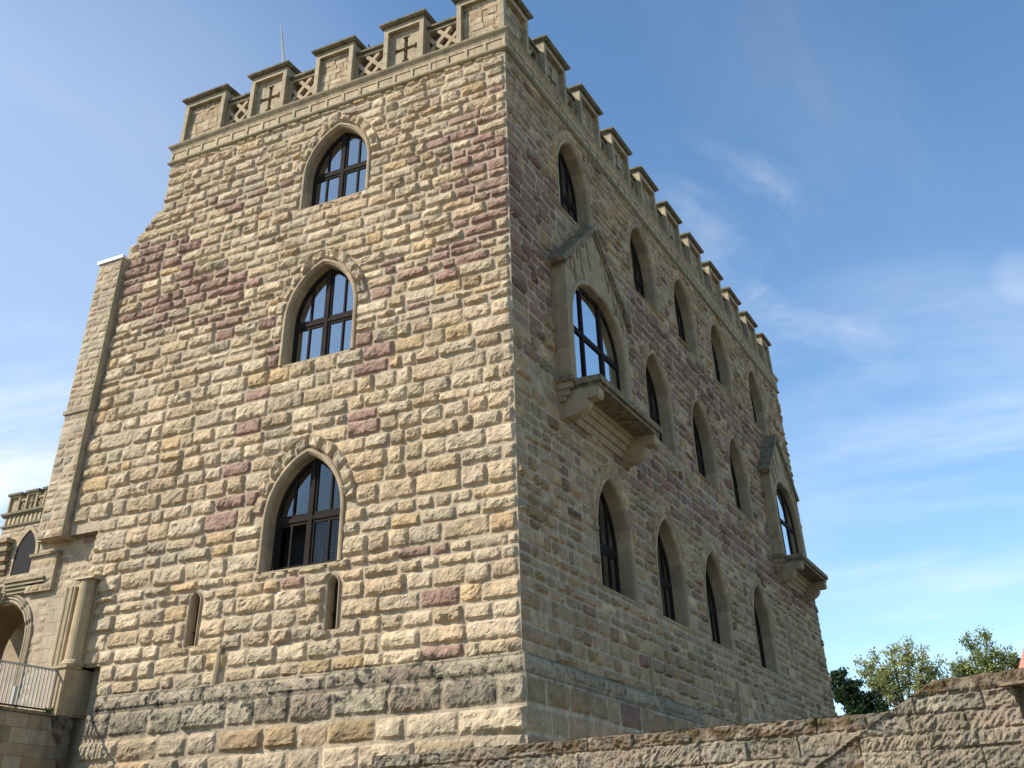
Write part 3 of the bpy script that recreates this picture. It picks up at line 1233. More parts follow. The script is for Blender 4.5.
def make_oriel(cy):
    E_ = .42
    hw = 2.2
    z0, ez, az = 6.40, 9.82, 11.75
    op = Opening(cy - .08, 6.42, a=1.86, spring=1.68, rise=1.52)
    col = (.43, .355, .235)
    b = MB()
    # front panel with arched hole (left and right halves, from foot over the arch to the gable)
    pth = op.path(.02, n=14, nj=5)
    mid = len(pth) // 2
    for sgn, part in ((-1, pth[:mid + 1]), (1, pth[mid:][::-1])):
        # match outline samples: outer points at same heights
        for i in range(len(part) - 1):
            (u0_, za), (u1_, zb) = part[i], part[i + 1]

            def outer(z):
                if z <= ez:
                    return cy + sgn * hw
                return cy + sgn * max(0, hw * (az - z) / (az - ez))
            k = jit(col, .03)
            b.face([PS(u0_, za, E_), PS(outer(za), za, E_), PS(outer(zb), zb, E_), PS(u1_, zb, E_)], col)
            b.face([PS(u0_, za, E_), PS(u1_, zb, E_), PS(u1_, zb, .02), PS(u0_, za, .02)], jit(col, .06))
        zt = op.apex(.02)
        b.face([PS(op.c, zt, E_), PS(outer(zt), zt, E_), PS(cy, az, E_)], col)
    # raised roll round the arch
    pr = [(.02, E_), (.05, E_ + .05), (.10, E_ + .06), (.15, E_ + .03), (.17, E_)]
    pts = [op.path(k, n=14) for k, _ in pr]
    b.grid([[PS(pts[j][i][0], pts[j][i][1], pr[j][1]) for j in range(len(pr))] for i in range(len(pts[0]))], jit(col, .05))
    # cheeks of large dressed blocks
    for sgn in (-1, 1):
        y = cy + sgn * hw
        z = z0
        while z < ez:
            zn = min(ez + .05, z + rm.uniform(.75, 1.15))
            if ez - zn < .4:
                zn = ez + .05
            c_ = jit(col, .10)
            b.face([(0, y, z + .008), (E_, y, z + .008), (E_, y, zn - .008), (0, y, zn - .008)], c_)
            b.face([(0, y - sgn * .006, z), (E_, y - sgn * .006, z), (E_, y - sgn * .006, zn), (0, y - sgn * .006, zn)], (.3, .25, .17))
            z = zn
    # blind stepped tracery under the gable: small trefoil-headed recess mouldings following the slope
    for sgn in (-1, 1):
        for k in range(3):
            f = .20 + .25 * k
            uu = cy + sgn * hw * (1 - f) * .95
            ztop = ez + (az - ez) * f - .10
            arc = []
            for q in range(7):
                t = math.pi * q / 6
                arc.append((uu - .14 * math.cos(t), ztop - .16 + .16 * math.sin(t)))
            low = ztop - (.62 if k < 2 else .5)
            line = [(uu - .14, low + .25)] + arc + [(uu + .14, low)]
            b.tube([PS(u_, z_, E_ + .012) for u_, z_ in line], .035, 6, jit((.40, .32, .19), .05), cap=True)
            b.tube([PS(uu + .14, low, E_ + .012), PS(uu + .26, low - .08, E_ + .012), PS(uu + .26, low - .3, E_ + .012)], .03, 6, col)
    # joints of the facing blocks, scratched in as thin fillets
    for z in (8.9, 9.75, 10.4):
        wd = hw if z < ez else hw * (az - z) / (az - ez)
        hf = op.half(z, .2)
        for sgn in (-1, 1):
            if wd - hf > .05:
                b.box((E_ - .01, min(cy + sgn * hf, cy + sgn * (wd - .03)), z), (E_ + .003, max(cy + sgn * hf, cy + sgn * (wd - .03)), z + .012), (.2, .17, .12))
    ori = b.build('oriel', M['dressed'], castle)
    # gable roof slabs with overhang
    r = MB()
    for sgn in (-1, 1):
        sl = (az - ez) / hw
        o_ = .22
        pa = (cy + sgn * (hw + o_), ez - sl * o_)
        pb = (cy, az)
        nx, nz = sl / math.hypot(1, sl), 1 / math.hypot(1, sl)
        t = .13
        pc = (cy, az + .16)
        pd = (cy + sgn * (hw + o_ + t * nx), ez - sl * o_ + t * nz)
        r.prism([pa, pb, pc, pd], -.05, E_ + .10, PS)
        pe = (cy + sgn * (hw + .05), ez - sl * .05 - .10)
        r.prism([(pe[0], pe[1]), (cy, az - .12), (cy, az - .005), (pe[0], pe[1] + .105)], E_ - .02, E_ + .06, PS)
    r.build('roof', M['slab'], ori)
    fr = MB()
    # three-light frame
    d0, d1 = .17, .23
    a_, b_ = op.path(.0), op.path(-.10)
    for i in range(len(a_) - 1):
        fr.prism([a_[i], a_[i + 1], b_[i + 1], b_[i]], d0, d1, PS)
    def tz(u):
        return op.zs + math.sqrt(max(0, (op.R - .05) ** 2 - (abs(u - op.c) + op.R - op.a) ** 2))
    for u, wd in ((op.c - .74, .05), (op.c + .62, .085)):
        fr.prism([(u - wd, op.sill), (u + wd, op.sill), (u + wd, tz(u)), (u - wd, tz(u))], d0, d1 + .02, PS)
    zt = op.sill + 1.74
    fr.prism([(op.c - op.a + .05, zt - .07), (op.c + op.a - .05, zt - .07), (op.c + op.a - .05, zt + .07), (op.c - op.a + .05, zt + .07)], d0, d1 + .01, PS)
    fr.build('window_frame', M['wood'], ori)
    gl = MB()
    gl.face([PS(u, z, .195) for u, z in op.path(0)])
    gl.build('glass_pane', M['glass_clear'], ori)
    # balcony slab with moulded edge
    s = MB()
    y0, y1, X1 = cy - hw + .14, cy + hw + .06, 1.14
    s.box((.0, y0 - .06, 6.28), (X1, y1 + .06, 6.44))
    s.box((.0, y0, 6.18), (X1 - .08, y1, 6.28))
    # return of the base moulding along the cheek
    s.box((-.02, cy - hw - .14, 6.34), (.50, cy - hw + .3, 6.47))
    s.build('balcony_slab', M['slab'], ori)
    k = MB()
    k.box((-.02, cy - hw - .08, 6.18), (.44, cy - hw + .02, 6.34), jit(col, .05))
    k.box((-.02, cy - hw - .03, 6.02), (.34, cy - hw + .04, 6.18), jit(col, .05))
    k.box((-.02, cy - hw + .0, 5.90), (.22, cy - hw + .06, 6.02), jit(col, .05))
    # stepped soffit mouldings between the brackets
    prof2 = [(.02, 5.64), (.08, 5.64), (.12, 5.70), (.14, 5.79), (.20, 5.80), (.22, 5.87), (.26, 5.94), (.32, 5.95), (.34, 6.01), (.38, 6.08), (.44, 6.09), (.46, 6.18), (.02, 6.18)]
    k.prism([(x, z) for x, z in prof2], y0 + .3, y1 - .3, lambda x, z, h: (x, h, z), jit(col, .04))
    k.build('soffit_moulding', M['dressed'], ori)
    for yc in (y0 + .17, y1 - .17):
        c = MB()
        pp = [(.0, 5.48), (.08, 5.50)]
        for q in range(9):
            t = math.pi / 2 * q / 8
            pp.append((.12 + .62 * math.sin(t), 5.52 + .40 * (1 - math.cos(t))))
        pp += [(.76, 5.90), (.98, 5.92), (1.03, 5.97), (1.03, 6.18), (.0, 6.18)]
        c.prism(pp, yc - .19, yc + .19, lambda x, z, h: (x, h, z), jit((.45, .37, .245), .05))
        c.build('bracket', M['dressed'], ori)


make_oriel(4.6)
make_oriel(24.98)

# ---- buttress turret at the left end of the front
bt = MB()
BX0, BX1, BY = -14.22, -13.27, -.20
BZ0, BZ1 = 3.95, 12.22


def tint_small(u, z, r):
    x = r.random()
    k = 'tan' if x < .4 else 'pale' if x < .65 else 'grey' if x < .85 else 'red' if x < .9 else 'ochre'
    return k, jit(STONE[k], .14, r)


def PB(u, z, h):
    return (u, BY - h, z)


rb = random.Random(44)
bt.box((BX0, BY, BZ0), (BX1, 3.0, BZ1), MORTAR)
masonry(bt, PB, courses(BZ0, BZ1, .16, .26, rb), lambda z: (BX0, BX1 - .03), [], (.2, .5), lambda u, z, r: r.uniform(.01, .04), tint_small, rb, .07, gap=.008, bev=.03)
bt.box((BX1 - .03, BY - .035, BZ0), (BX1 + .005, BY, BZ1), (.33, .33, .2))
bt.box((BX0 - .05, BY - .05, 7.36), (BX1 + .02, BY + .3, 7.46), (.36, .31, .22))
bto = bt.build('buttress', M['small_ashlar'], castle)
fl = MB()
fl.box((BX0 - .06, BY - .07, BZ1), (BX1 + .03, 3.1, BZ1 + .09))
fl.build('flashing', M['lead'], bto)

# ------------------------------------------------------------------ side building with the moulded doorway
sb = thing('gate_wing', 'low sandstone wing with a moulded doorway and clustered columns left of the castle', 'building', (-14.5, 1.0, GZ))
rs = random.Random(52)
door = Opening(-15.65, -.33, 1.25, 1.9, .95)
sbm = MB()


def PG(u, z, h):
    return (u, .30 - h, z)


limg = lambda z: (-21, -11.0) if z < 3.3 else (-14.6, -11.9)
sheet(sbm, PG, GZ, 4.25, limg, [door], MORTAR, off=.0)
masonry(sbm, PG, courses(-.4, 3.3, .17, .27, rs), lambda z: (-21, -11.9), [door], (.2, .5), lambda u, z, r: r.uniform(.008, .03), tint_small, rs, .08, gap=.008, bev=.03)
masonry(sbm, PG, courses(3.3, 4.25, .17, .25, rs), lambda z: (-14.6, -11.9), [], (.2, .5), lambda u, z, r: r.uniform(.008, .03), tint_small, rs, .08, gap=.008, bev=.03)
sbm.box((-21, .35, 3.2), (-11.9, 5, 3.3), STONE['grey'])
sbm.box((-14.6, .35, 4.15), (-12.2, 5, 4.25), STONE['grey'])
sbm.face([(-14.6, .3, 3.2), (-14.6, 5, 3.2), (-14.6, 5, 4.25), (-14.6, .3, 4.25)], STONE['tan'])
sbm.face([(-21, 5, GZ), (-11.9, 5, GZ), (-11.9, 5, 4.2), (-21, 5, 3.25)], STONE['tan'])
sbm.build('wall', M['small_ashlar'], sb)
bb = MB()


def PBB(u, z, h):
    return (u, .17 - h, z)


bb.box((-14.65, .17, 2.72), (-13.72, .31, 3.62), MORTAR)
masonry(bb, PBB, courses(2.72, 3.62, .17, .25, rs), lambda z: (-14.65, -13.72), [], (.2, .5), lambda u, z, r: r.uniform(.008, .03), tint_small, rs, .07, gap=.008, bev=.03)
bb.box((-14.70, .10, 3.62), (-13.66, .31, 3.69), (.30, .26, .18))
bb.prism([(.14, 4.0), (.31, 4.0), (.31, 4.22)], -14.6, -13.3, lambda a, b, c: (c, a, b), (.40, .34, .24))
bb.build('buttress', M['small_ashlar'], sb)
# doorway: reveal, jamb rolls, label mould
dw = MB()
dp = door.path(0, n=12)
dw.grid([[PG(u, z, h) for h in (-1.5, -.75, -.05, .02)] for u, z in dp], (.44, .34, .21), None)
for off, rr in ((.06, .035), (.14, .03), (.22, .04)):
    dw.tube([PG(u, z, .03) for u, z in door.path(off, n=12)], rr, 8, jit((.47, .41, .30), .05))
dw.build('doorway', M['dressed'], sb)
lm = MB()
for k, (z, d) in enumerate(((2.76, .10), (2.85, .14), (2.94, .18), (3.03, .22))):
    lm.box((-15.45, .30 - d, z), (-13.98, .31, z + .045), (.40, .36, .25))
    lm.box((-15.43, .30 - d + .05, z - .055), (-14.02, .31, z), (.30, .26, .18))
lm.tube([PG(-15.45 - .05 * k * k * .6, 2.81 - .14 * k, .18) for k in range(8)], .06, 8, (.40, .36, .25))
lm.tube([PG(-15.52 - .05 * k * k * .6, 2.96 - .14 * k, .18) for k in range(8)], .05, 8, (.40, .36, .25))
lm.build('label_mould', M['dressed'], sb)
inn = MB()
inn.face([(-17, 2.9, -.4), (-13, 2.9, -.4), (-13, 2.9, 3), (-17, 2.9, 3)], (.36, .33, .28))
inn.build('passage_wall', M['dressed'], sb)
# ashlar panel, clustered shafts and the round column
SX, SY = -.06, .20
pn = MB()
z = -.3
row = 0
while z < 2.45:
    zn = min(2.45, z + .30)
    u = -13.15 + SX
    for un in ([-12.95, -12.66] if row % 2 else [-12.84, -12.66]):
        un += SX
        pn.box((u + .004, -.36 + SY, z + .004), (un - .004, .31, zn - .004), jit((.50, .44, .33), .05))
        u = un
    z = zn
    row += 1
pn.box((-13.145 + SX, -.35 + SY, -.3), (-12.67 + SX, .31, 2.44), (.34, .29, .21))
pn.build('pilaster', M['dressed'], sb)
cl = MB()
for x, y, r_ in ((-12.63, -.37, .05), (-12.54, -.40, .07), (-12.43, -.42, .045), (-12.35, -.43, .06), (-12.26, -.42, .05)):
    cl.tube([(x + SX, y + SY, .60), (x + SX, y + SY, 2.55)], r_, 12, jit((.46, .39, .26), .06))
cl.box((-12.66 + SX, -.36 + SY, -.3), (-12.05 + SX, .31, 2.56), (.42, .36, .25))
cl.box((-12.66 + SX, -.62 + SY, -.3), (-12.22 + SX, -.34 + SY, .55), (.45, .38, .26))
cl.box((-12.68 + SX, -.60 + SY, .55), (-12.18 + SX, -.32 + SY, .66), (.47, .40, .28))
cl.build('shaft_cluster', M['dressed'], sb)
rc = MB()
CX, CY = -11.94, -.20
rc.tube([(CX, CY, .70), (CX, CY, .75), (CX, CY, .81), (CX, CY, .85), (CX, CY, 2.66)], [.27, .29, .26, .22, .20], 20, (.45, .37, .24))
rc.box((CX - .2, CY + .1, -.3), (CX + .24, .31, 2.66), (.44, .36, .23))
rc.build('column', M['dressed'], sb)
pd_ = MB()
pd_.box((-12.22, -.55, -.35), (-11.74, .29, .64), (.50, .40, .26))
pd_.box((-12.26, -.59, .64), (-11.70, .30, .70), (.45, .37, .25))
pd_.box((-12.40, -.48, -.35), (-12.221, .0, .54), (.47, .40, .28))
pd_.build('pedestal', M['dressed'], sb)
cap_ = MB()
cap_.prism([(-.44, 2.66), (.31, 2.66), (.31, 2.86), (-.38, 2.72)], -12.22, -11.6, lambda a, b, c: (c, a, b), (.46, .40, .29))
cap_.build('weathering', M['dressed'], sb)
cb_ = MB()
cb_.prism([(-.50, -.355), (.0, -.355), (.0, -1.35), (-.12, -1.2), (-.18, -.9), (-.38, -.7)], -11.97, -11.75, lambda a, b, c: (c, a, b), (.26, .21, .15))
cb_.build('corbel', M['plinth'], sb)
# unseen block added further left to throw shade over the wing
shade_block = MB()
shade_block.box((-20.5, -2.2, -.35), (-17.6, .29, 4.6), STONE['tan'])
shade_block.build('shade_block', M['small_ashlar'], sb)

# ------------------------------------------------------------------ terrace in front of the doorway, with its railing
tr = thing('terrace_wall', 'shaded ashlar terrace wall under the railing at lower left', 'wall', (-14, -4, GZ))
TXw = -11.98
tm = MB()
tm.box((-22, -9.0, GZ), (TXw - .02, -.05, -.36), (.3, .26, .2))
tcols = [(.44, .36, .25), (.36, .30, .21), (.40, .29, .19), (.48, .42, .32)]
rt = random.Random(61)
z = -.36
while z > -3.2:
    zn = z - rt.uniform(.24, .34)
    y = -9.0 + rt.uniform(-.3, 0)
    while y < -.06:
        yn = min(-.05, y + rt.uniform(.45, .8))
        tm.box((TXw - .03, max(y, -9) + .004, zn + .004), (TXw + rt.uniform(0, .008), yn - .004, z - .004), jit(rt.choice(tcols), .08, rt))
        y = yn
    z = zn
tm.build('masonry', M['dressed'], tr)
te = MB()
te.box((-22, -9.02, -.355), (TXw + .05, -.5, -.29), (.12, .105, .09))
te.build('coping', M['slab'], tr)
rl = thing('railing', 'light painted iron railing with upright bars along the terrace edge', 'railing', (TXw - .05, -3, -.29))
RX = TXw - .05
y = -.58
k = 0
while y > -7.2:
    b = MB()
    wd = .035 if k in (10,) else .013
    b.box((RX - wd, y - wd, -.22), (RX + wd, y + wd, .58 if wd < .02 else .15))
    b.build('bar', M['iron'], rl)
    y -= .105
    k += 1
b = MB()
b.box((RX - .025, -7.2, .58), (RX + .025, -.52, .615))
b.build('top_rail', M['iron'], rl)
b = MB()
b.box((RX - .02, -7.2, -.25), (RX + .02, -.52, -.22))
b.build('bottom_rail', M['wood'], rl)

# small weed on the terrace edge
wd_ = MB()
rw = random.Random(8)
for k in range(46):
    c = Vector((TXw + rw.uniform(-.06, .05), -.62 + rw.uniform(-.14, .12), -.285))
    d = Vector((rw.uniform(-1, 1), rw.uniform(-1, 1), rw.uniform(.4, 1.8))).normalized() * rw.uniform(.06, .16)
    s = d.cross(Vector((rw.uniform(-1, 1), rw.uniform(-1, 1), .3))).normalized() * .018
    wd_.face([c, c + d * .6 + s, c + d, c + d * .6 - s], jit((.07, .11, .03), .3, rw))
tag(wd_.build('weed', M['leaf']), 'small green weed growing on the terrace edge by the column pedestal', 'plant')

# ------------------------------------------------------------------ far battlemented wing behind
fw_ = thing('far_tower', 'distant battlemented sandstone tower behind the low wing at far left', 'tower', (-45, 24, GZ))
FX1, FY = -37.0, 20.0
ft = MB()
rf_ = random.Random(71)
ft.box((-41.6, FY, GZ), (FX1, FY + 6, 12.6), STONE['tan'])


def PT(u, z, h):
    return (u, FY - h, z)


masonry(ft, PT, courses(7.6, 12.5, .22, .36, rf_), lambda z: (-41.6, FX1), [], (.4, .9), lambda u, z, r: r.uniform(.02, .05), tint_small, rf_, .16, gap=.015, bev=.05)
ft.build('wall', M['small_ashlar'], fw_)
fc = MB()
for z, hgt, d in ((12.5, .10, .10), (13.05, .10, .12), (13.15, .12, .2)):
    fc.box((-41.6 - d, FY - d, z), (FX1 + d, FY + 6 + d, z + hgt), (.20, .18, .12))
fc.box((-41.58, FY - .02, 12.6), (FX1, FY + 6, 13.05), (.44, .37, .25))
for k in range(14):
    fc.box((-41.5 + k * .33, FY - .07, 12.62), (-41.38 + k * .33, FY - .02, 13.03), (.50, .43, .31))
fc.build('cornice', M['parapet'], fw_)
for k in range(4):
    x0 = -41.62 + k * 1.36
    m_ = MB()
    m_.box((x0, FY + .12, 13.27), (x0 + .86, FY + .5, 14.25), (.44, .37, .25))
    for a, b, c, d in ((x0, x0 + .1, 13.27, 14.25), (x0 + .76, x0 + .86, 13.27, 14.25), (x0 + .1, x0 + .76, 14.13, 14.25)):
        m_.box((a, FY, c), (b, FY + .12, d), (.46, .39, .27))
    if k % 2:
        m_.box((x0 + .38, FY + .05, 13.45), (x0 + .48, FY + .12, 14.05), (.2, .16, .1))
        m_.box((x0 + .22, FY + .06, 13.72), (x0 + .64, FY + .119, 13.82), (.2, .16, .1))
    mo = m_.build('merlon', M['parapet'], fw_)
    c = MB()
    c.box((x0 - .1, FY - .1, 14.25), (x0 + .96, FY + .6, 14.37))
    c.build('cap', M['cap'], mo)
    if k < 3:
        t_ = MB()
        a, b = x0 + .86, x0 + 1.36
        t_.box((a, FY + .25, 13.27), (b, FY + .3, 13.95), (.16, .13, .1))
        t_.box((a, FY + .05, 13.88), (b, FY + .3, 14.0), (.40, .34, .24))
        for sgn in (-1, 1):
            for dz in (-.12, .12):
                q0, q1 = 13.6 - sgn * .28 + dz, 13.6 + sgn * .28 + dz
                t_.prism([(a, q0 - .04), (b, q1 - .04), (b, q1 + .04), (a, q0 + .04)], -.24, -.1 - .003 * (sgn + 2), PT, (.44, .38, .27))
        t_.build('tracery_panel', M['parapet'], fw_)
aw = MB()
ao = Opening(-39.2, 9.2, .75, 1.6, 1.3)
aw.prism(ao.path(0), .05, .07, PT, (.05, .045, .04))
aw.build('window', M['dark'], fw_)
am = MB()
for a, b in zip(ao.path(0)[:-1], ao.path(0)[1:]):
    pass
p0, p1 = ao.path(0), ao.path(.2)
for i in range(len(p0) - 1):
    am.prism([p0[i], p0[i + 1], p1[i + 1], p1[i]], .03, .12, PT, (.47, .40, .28))
am.build('window_surround', M['dressed'], fw_)
cx = MB()
for k, (dx, z) in enumerate(((0, 11.55), (.06, 11.1), (.0, 10.6), (.1, 10.15))):
    cx.box((-41.2 - .3 * (k % 2), FY - .55 + .08 * k, z), (-40.35 + dx, FY, z + .22), (.36, .29, .19))
    cx.box((-41.1, FY - .35 + .06 * k, z - .2), (-40.5 + dx, FY, z), (.30, .24, .16))
cx.build('corbel', M['parapet'], fw_)

# ------------------------------------------------------------------ foreground boundary wall
FA = Vector((3.10, -9.88, 0))
FD = Vector((0.9922179, -0.12451362, 0))
FN = Vector((-0.12451362, -0.9922179, 0))     # towards the camera


def PW(s, z, h):
    p = FA + FD * s + FN * h
    return (p.x, p.y, z)


fwall = thing('boundary_wall', 'rough pitted sandstone wall with sloped mossy coping in the right foreground', 'wall', (FA.x + 4, FA.y - .5, GZ))


def top_z(s):
    if s < 5.17:
        return -2.505 + .006 * noise.noise(Vector((s * 3, 0, 0)))
    if s < 5.55:
        t = (s - 5.17) / .38
        return -2.505 + .18 * (t * .9 + .1 * smooth(0, 1, t))
    return -2.325 + (s - 5.55) * .035


rF = random.Random(81)
joints = []
rows_f = [(-2.615, -2.505), (-2.77, -2.615), (-2.93, -2.77), (-3.12, -2.93), (-3.4, -3.12), (-3.75, -3.4), (-4.1, -3.75), (-4.55, -4.1), (-5.1, -4.55)]
rows_r = [(-2.415, -2.20), (-2.54, -2.415), (-2.665, -2.54), (-2.77, -2.665), (-2.93, -2.77), (-3.12, -2.93), (-3.4, -3.12), (-3.75, -3.4), (-4.1, -3.75), (-4.55, -4.1), (-5.1, -4.55)]


def cut_row(s0, s1, lo, hi):
    out = [s0]
    while out[-1] < s1:
        out.append(out[-1] + rF.uniform(lo, hi))
    return out


cells_l = [(z0, z1, cut_row(-.3, 5.5, .32, .62)) for z0, z1 in rows_f]
cells_r = [(z0, z1, cut_row(4.9, 9.5, .30, .58)) for z0, z1 in rows_r]
cells_r[0] = (cells_r[0][0], cells_r[0][1], [4.9, 5.64, 6.6, 7.4, 8.3, 9.4])
ctab = {}


def diag(s, z):
    # old sloping coping line buried in the wall
    zl = -2.505 - (5.18 - s) * .51
    return z - zl


def fcell(s, z):
    right = diag(s, z) < 0 if s < 5.18 else True
    cells = cells_r if (s > 5.18 or (right and s > 4.3)) else cells_l
    for i, (z0, z1, js) in enumerate(cells):
        if z0 <= z < z1 or (i == 0 and z >= z1):
            for j in range(len(js) - 1):
                if js[j] <= s < js[j + 1]:
                    key = (cells is cells_r, i, j)
                    d = min(s - js[j], js[j + 1] - s, z - z0, (z1 - z) if i else 1)
                    return key, d
    return (0, 0, 0), .1


FT = [(.275, .235, .175), (.295, .255, .19), (.27, .22, .165), (.28, .25, .195), (.23, .20, .15)]


def fheight(s, z):
    key, d = fcell(s, z)
    if key not in ctab:
        ctab[key] = (rF.uniform(-.012, .016), rF.choice(FT), rF.uniform(0, 50), rF.uniform(-.9, .9), rF.random())
    base, col, sd, an, kind = ctab[key]
    q = Vector((s * 22 + sd, z * 22, sd))
    pit = fbm(q, 4)
    big = noise.noise(Vector((s * 5 + sd, z * 6, sd)))
    # tooling: oblique chisel strokes on some blocks
    ca, sa = math.cos(an), math.sin(an)
    if kind > .35:
        st = Vector((s * ca + z * sa, (z * ca - s * sa) * 4, sd))
        tool = noise.noise(Vector((st.x * 13, st.y * 13, sd))) * .016
    else:
        tool = 0
    h = base + .017 * pit + tool + .011 * big
    jn = d + .010 * noise.noise(Vector((s * 25, z * 25, 2))) + .006 * noise.noise(Vector((s * 7, z * 7, 5)))
    h -= .020 * (1 - smooth(-.002, .014, jn))
    if s < 5.18 and s > 3.0:
        dg = abs(diag(s, z))
        h += .014 * (1 - smooth(.003, .012, dg))
    if s > 6.10 + .03 * (z + 2.42) * -4 and z < -2.41:
        h = -.16 + .01 * pit
    mossy = (key[1] == 0)
    c = col
    if mossy:
        n_ = noise.noise(Vector((s * 7, z * 12, 9)))
        m = smooth(-.45, .2, n_ + (.25 if s > 5.6 else .12 if s > 1.9 else -.3))
        mc = (.105, .075, .032) if n_ > .1 else (.155, .11, .07)
        c = tuple(a * (1 - m) + b * m for a, b in zip(col, mc))
    k = 1 + .10 * noise.noise(Vector((s * 9, z * 9, 31)))
    return h, tuple(v * k for v in c)


fm = MB()
ds = .0125
S0, S1 = 0.0, 8.6
ns = int((S1 - S0) / ds)
# visible upper part fine, lower part coarser
zfine = []
nv = 54
for part, (n_u, zb) in enumerate(((nv, -3.02),)):
    rows, cols = [], []
    for j in range(n_u + 1):
        v = j / n_u
        row, cr = [], []
        for i in range(ns + 1):
            s = S0 + ds * i
            zt = top_z(s)
            z = zb + (zt - zb) * v
            h, c = fheight(s, min(z, zt - .002))
            if j == n_u:
                h -= .015
            row.append(PW(s, z, h))
            cr.append(c)
        rows.append(row)
        cols.append(cr)
    fm.grid(rows, None, cols)
ns2 = int((S1 - S0) / .05)
rows, cols = [], []
for j in range(43):
    z = GZ + (-3.02 - GZ) * j / 42
    row, cr = [], []
    for i in range(ns2 + 1):
        s = S0 + .05 * i
        h, c = fheight(s, z)
        row.append(PW(s, z, h))
        cr.append(c)
    rows.append(row)
    cols.append(cr)
fm.grid(rows, None, cols)
# end face, top and back
TW = .45
topr = []
for i in range(ns2 + 1):
    s = S0 + .05 * i
    zt = top_z(s)
    topr.append([PW(s, zt, -.0), PW(s, zt + .004, -TW), PW(s, GZ, -TW)])
fm.grid(topr, (.24, .18, .11))
fm.face([PW(S0, GZ, .012), PW(S0, GZ, -TW), PW(S0, top_z(0), -TW), PW(S0, top_z(0), .0)], (.42, .34, .25))
fm.face([PW(S1, GZ, 0), PW(S1, GZ, -TW), PW(S1, top_z(S1), -TW), PW(S1, top_z(S1), 0)], (.38, .30, .22))
fm.build('masonry', M['rubble'], fwall)
lt = MB()
lt.prism([(6.035, -2.412), (8.6, -2.30), (8.6, -2.28), (6.035, -2.395)], -.05, .06, PW, (.2, .18, .15))
lt.build('lintel', M['slab'], fwall)

# ------------------------------------------------------------------ trees behind the wall


KT = 1.78
CAMP = Vector((9.66694, -19.9101, -3.45874))


def far(p):
    q = CAMP + (Vector(p) - CAMP) * KT
    return q


def tree(base, fork, tips, label, cat, cols, leaf, nl, spread, seed, r0=.16, group=None, dens=1.0, name='broadleaf_tree'):
    r = random.Random(seed)
    root = thing(name, label, cat, base, group)
    tb = MB()
    bc = (.08, .06, .045)
    fork = Vector(fork)
    bs = Vector(base)
    pts = [bs + (fork - bs) * k / 5 + Vector((noise.noise(Vector((k, seed, 0))), noise.noise(Vector((k, seed, 5))), 0)) * .08 for k in range(6)]
    pts[-1] = fork
    tb.tube(pts, [r0 * (1 - .10 * k) for k in range(6)], 8, bc)
    crown = MB()
    anchors = []
    for tip, nb in tips:
        tip = Vector(tip)
        mid = fork + (tip - fork) * .5 + Vector((r.uniform(-.2, .2), r.uniform(-.2, .2), .12))
        line = []
        for k in range(9):
            t = k / 8
            line.append(fork * (1 - t) ** 2 + mid * 2 * t * (1 - t) + tip * t * t)
        tb.tube(line, [r0 * .42 * (1 - .85 * k / 8) for k in range(9)], 6, bc)
        for q in range(nb):
            t = r.uniform(.35, 1.0)
            p = line[int(t * 8)]
            d = Vector((r.gauss(0, 1), r.gauss(0, .8), r.gauss(.25, .7))).normalized()
            d = (d + (tip - fork).normalized() * .5).normalized()
            L = spread * r.uniform(.5, 1.1)
            e = p + d * L
            tb.tube([p, p + d * L * .5 + Vector((0, 0, .03)), e], [r0 * .12, r0 * .08, r0 * .04], 4, bc, cap=False)
            for tt in (.45, .75, 1.0):
                anchors.append(p + d * L * tt)
        anchors.append(tip)
    for a in anchors:
        hue = r.random()
        for k in range(int(nl * dens)):
            c = a + Vector((r.gauss(0, 1), r.gauss(0, 1), r.gauss(0, .7))) * spread * .24
            n1 = Vector((r.gauss(0, 1), r.gauss(0, 1), r.gauss(0, 1))).normalized()
            n2 = n1.orthogonal().normalized()
            s = leaf * r.uniform(.6, 1.25)
            x = min(.999, max(0, hue + r.uniform(-.3, .3)))
            col = jit(cols[int(x * len(cols))], .22, r)
            crown.face([c - n1 * s, c + n2 * s * .55, c + n1 * s, c - n2 * s * .55], col)
    tb.build('trunk', M['bark'], root)
    crown.build('crown', M['leaf'], root)
    return root


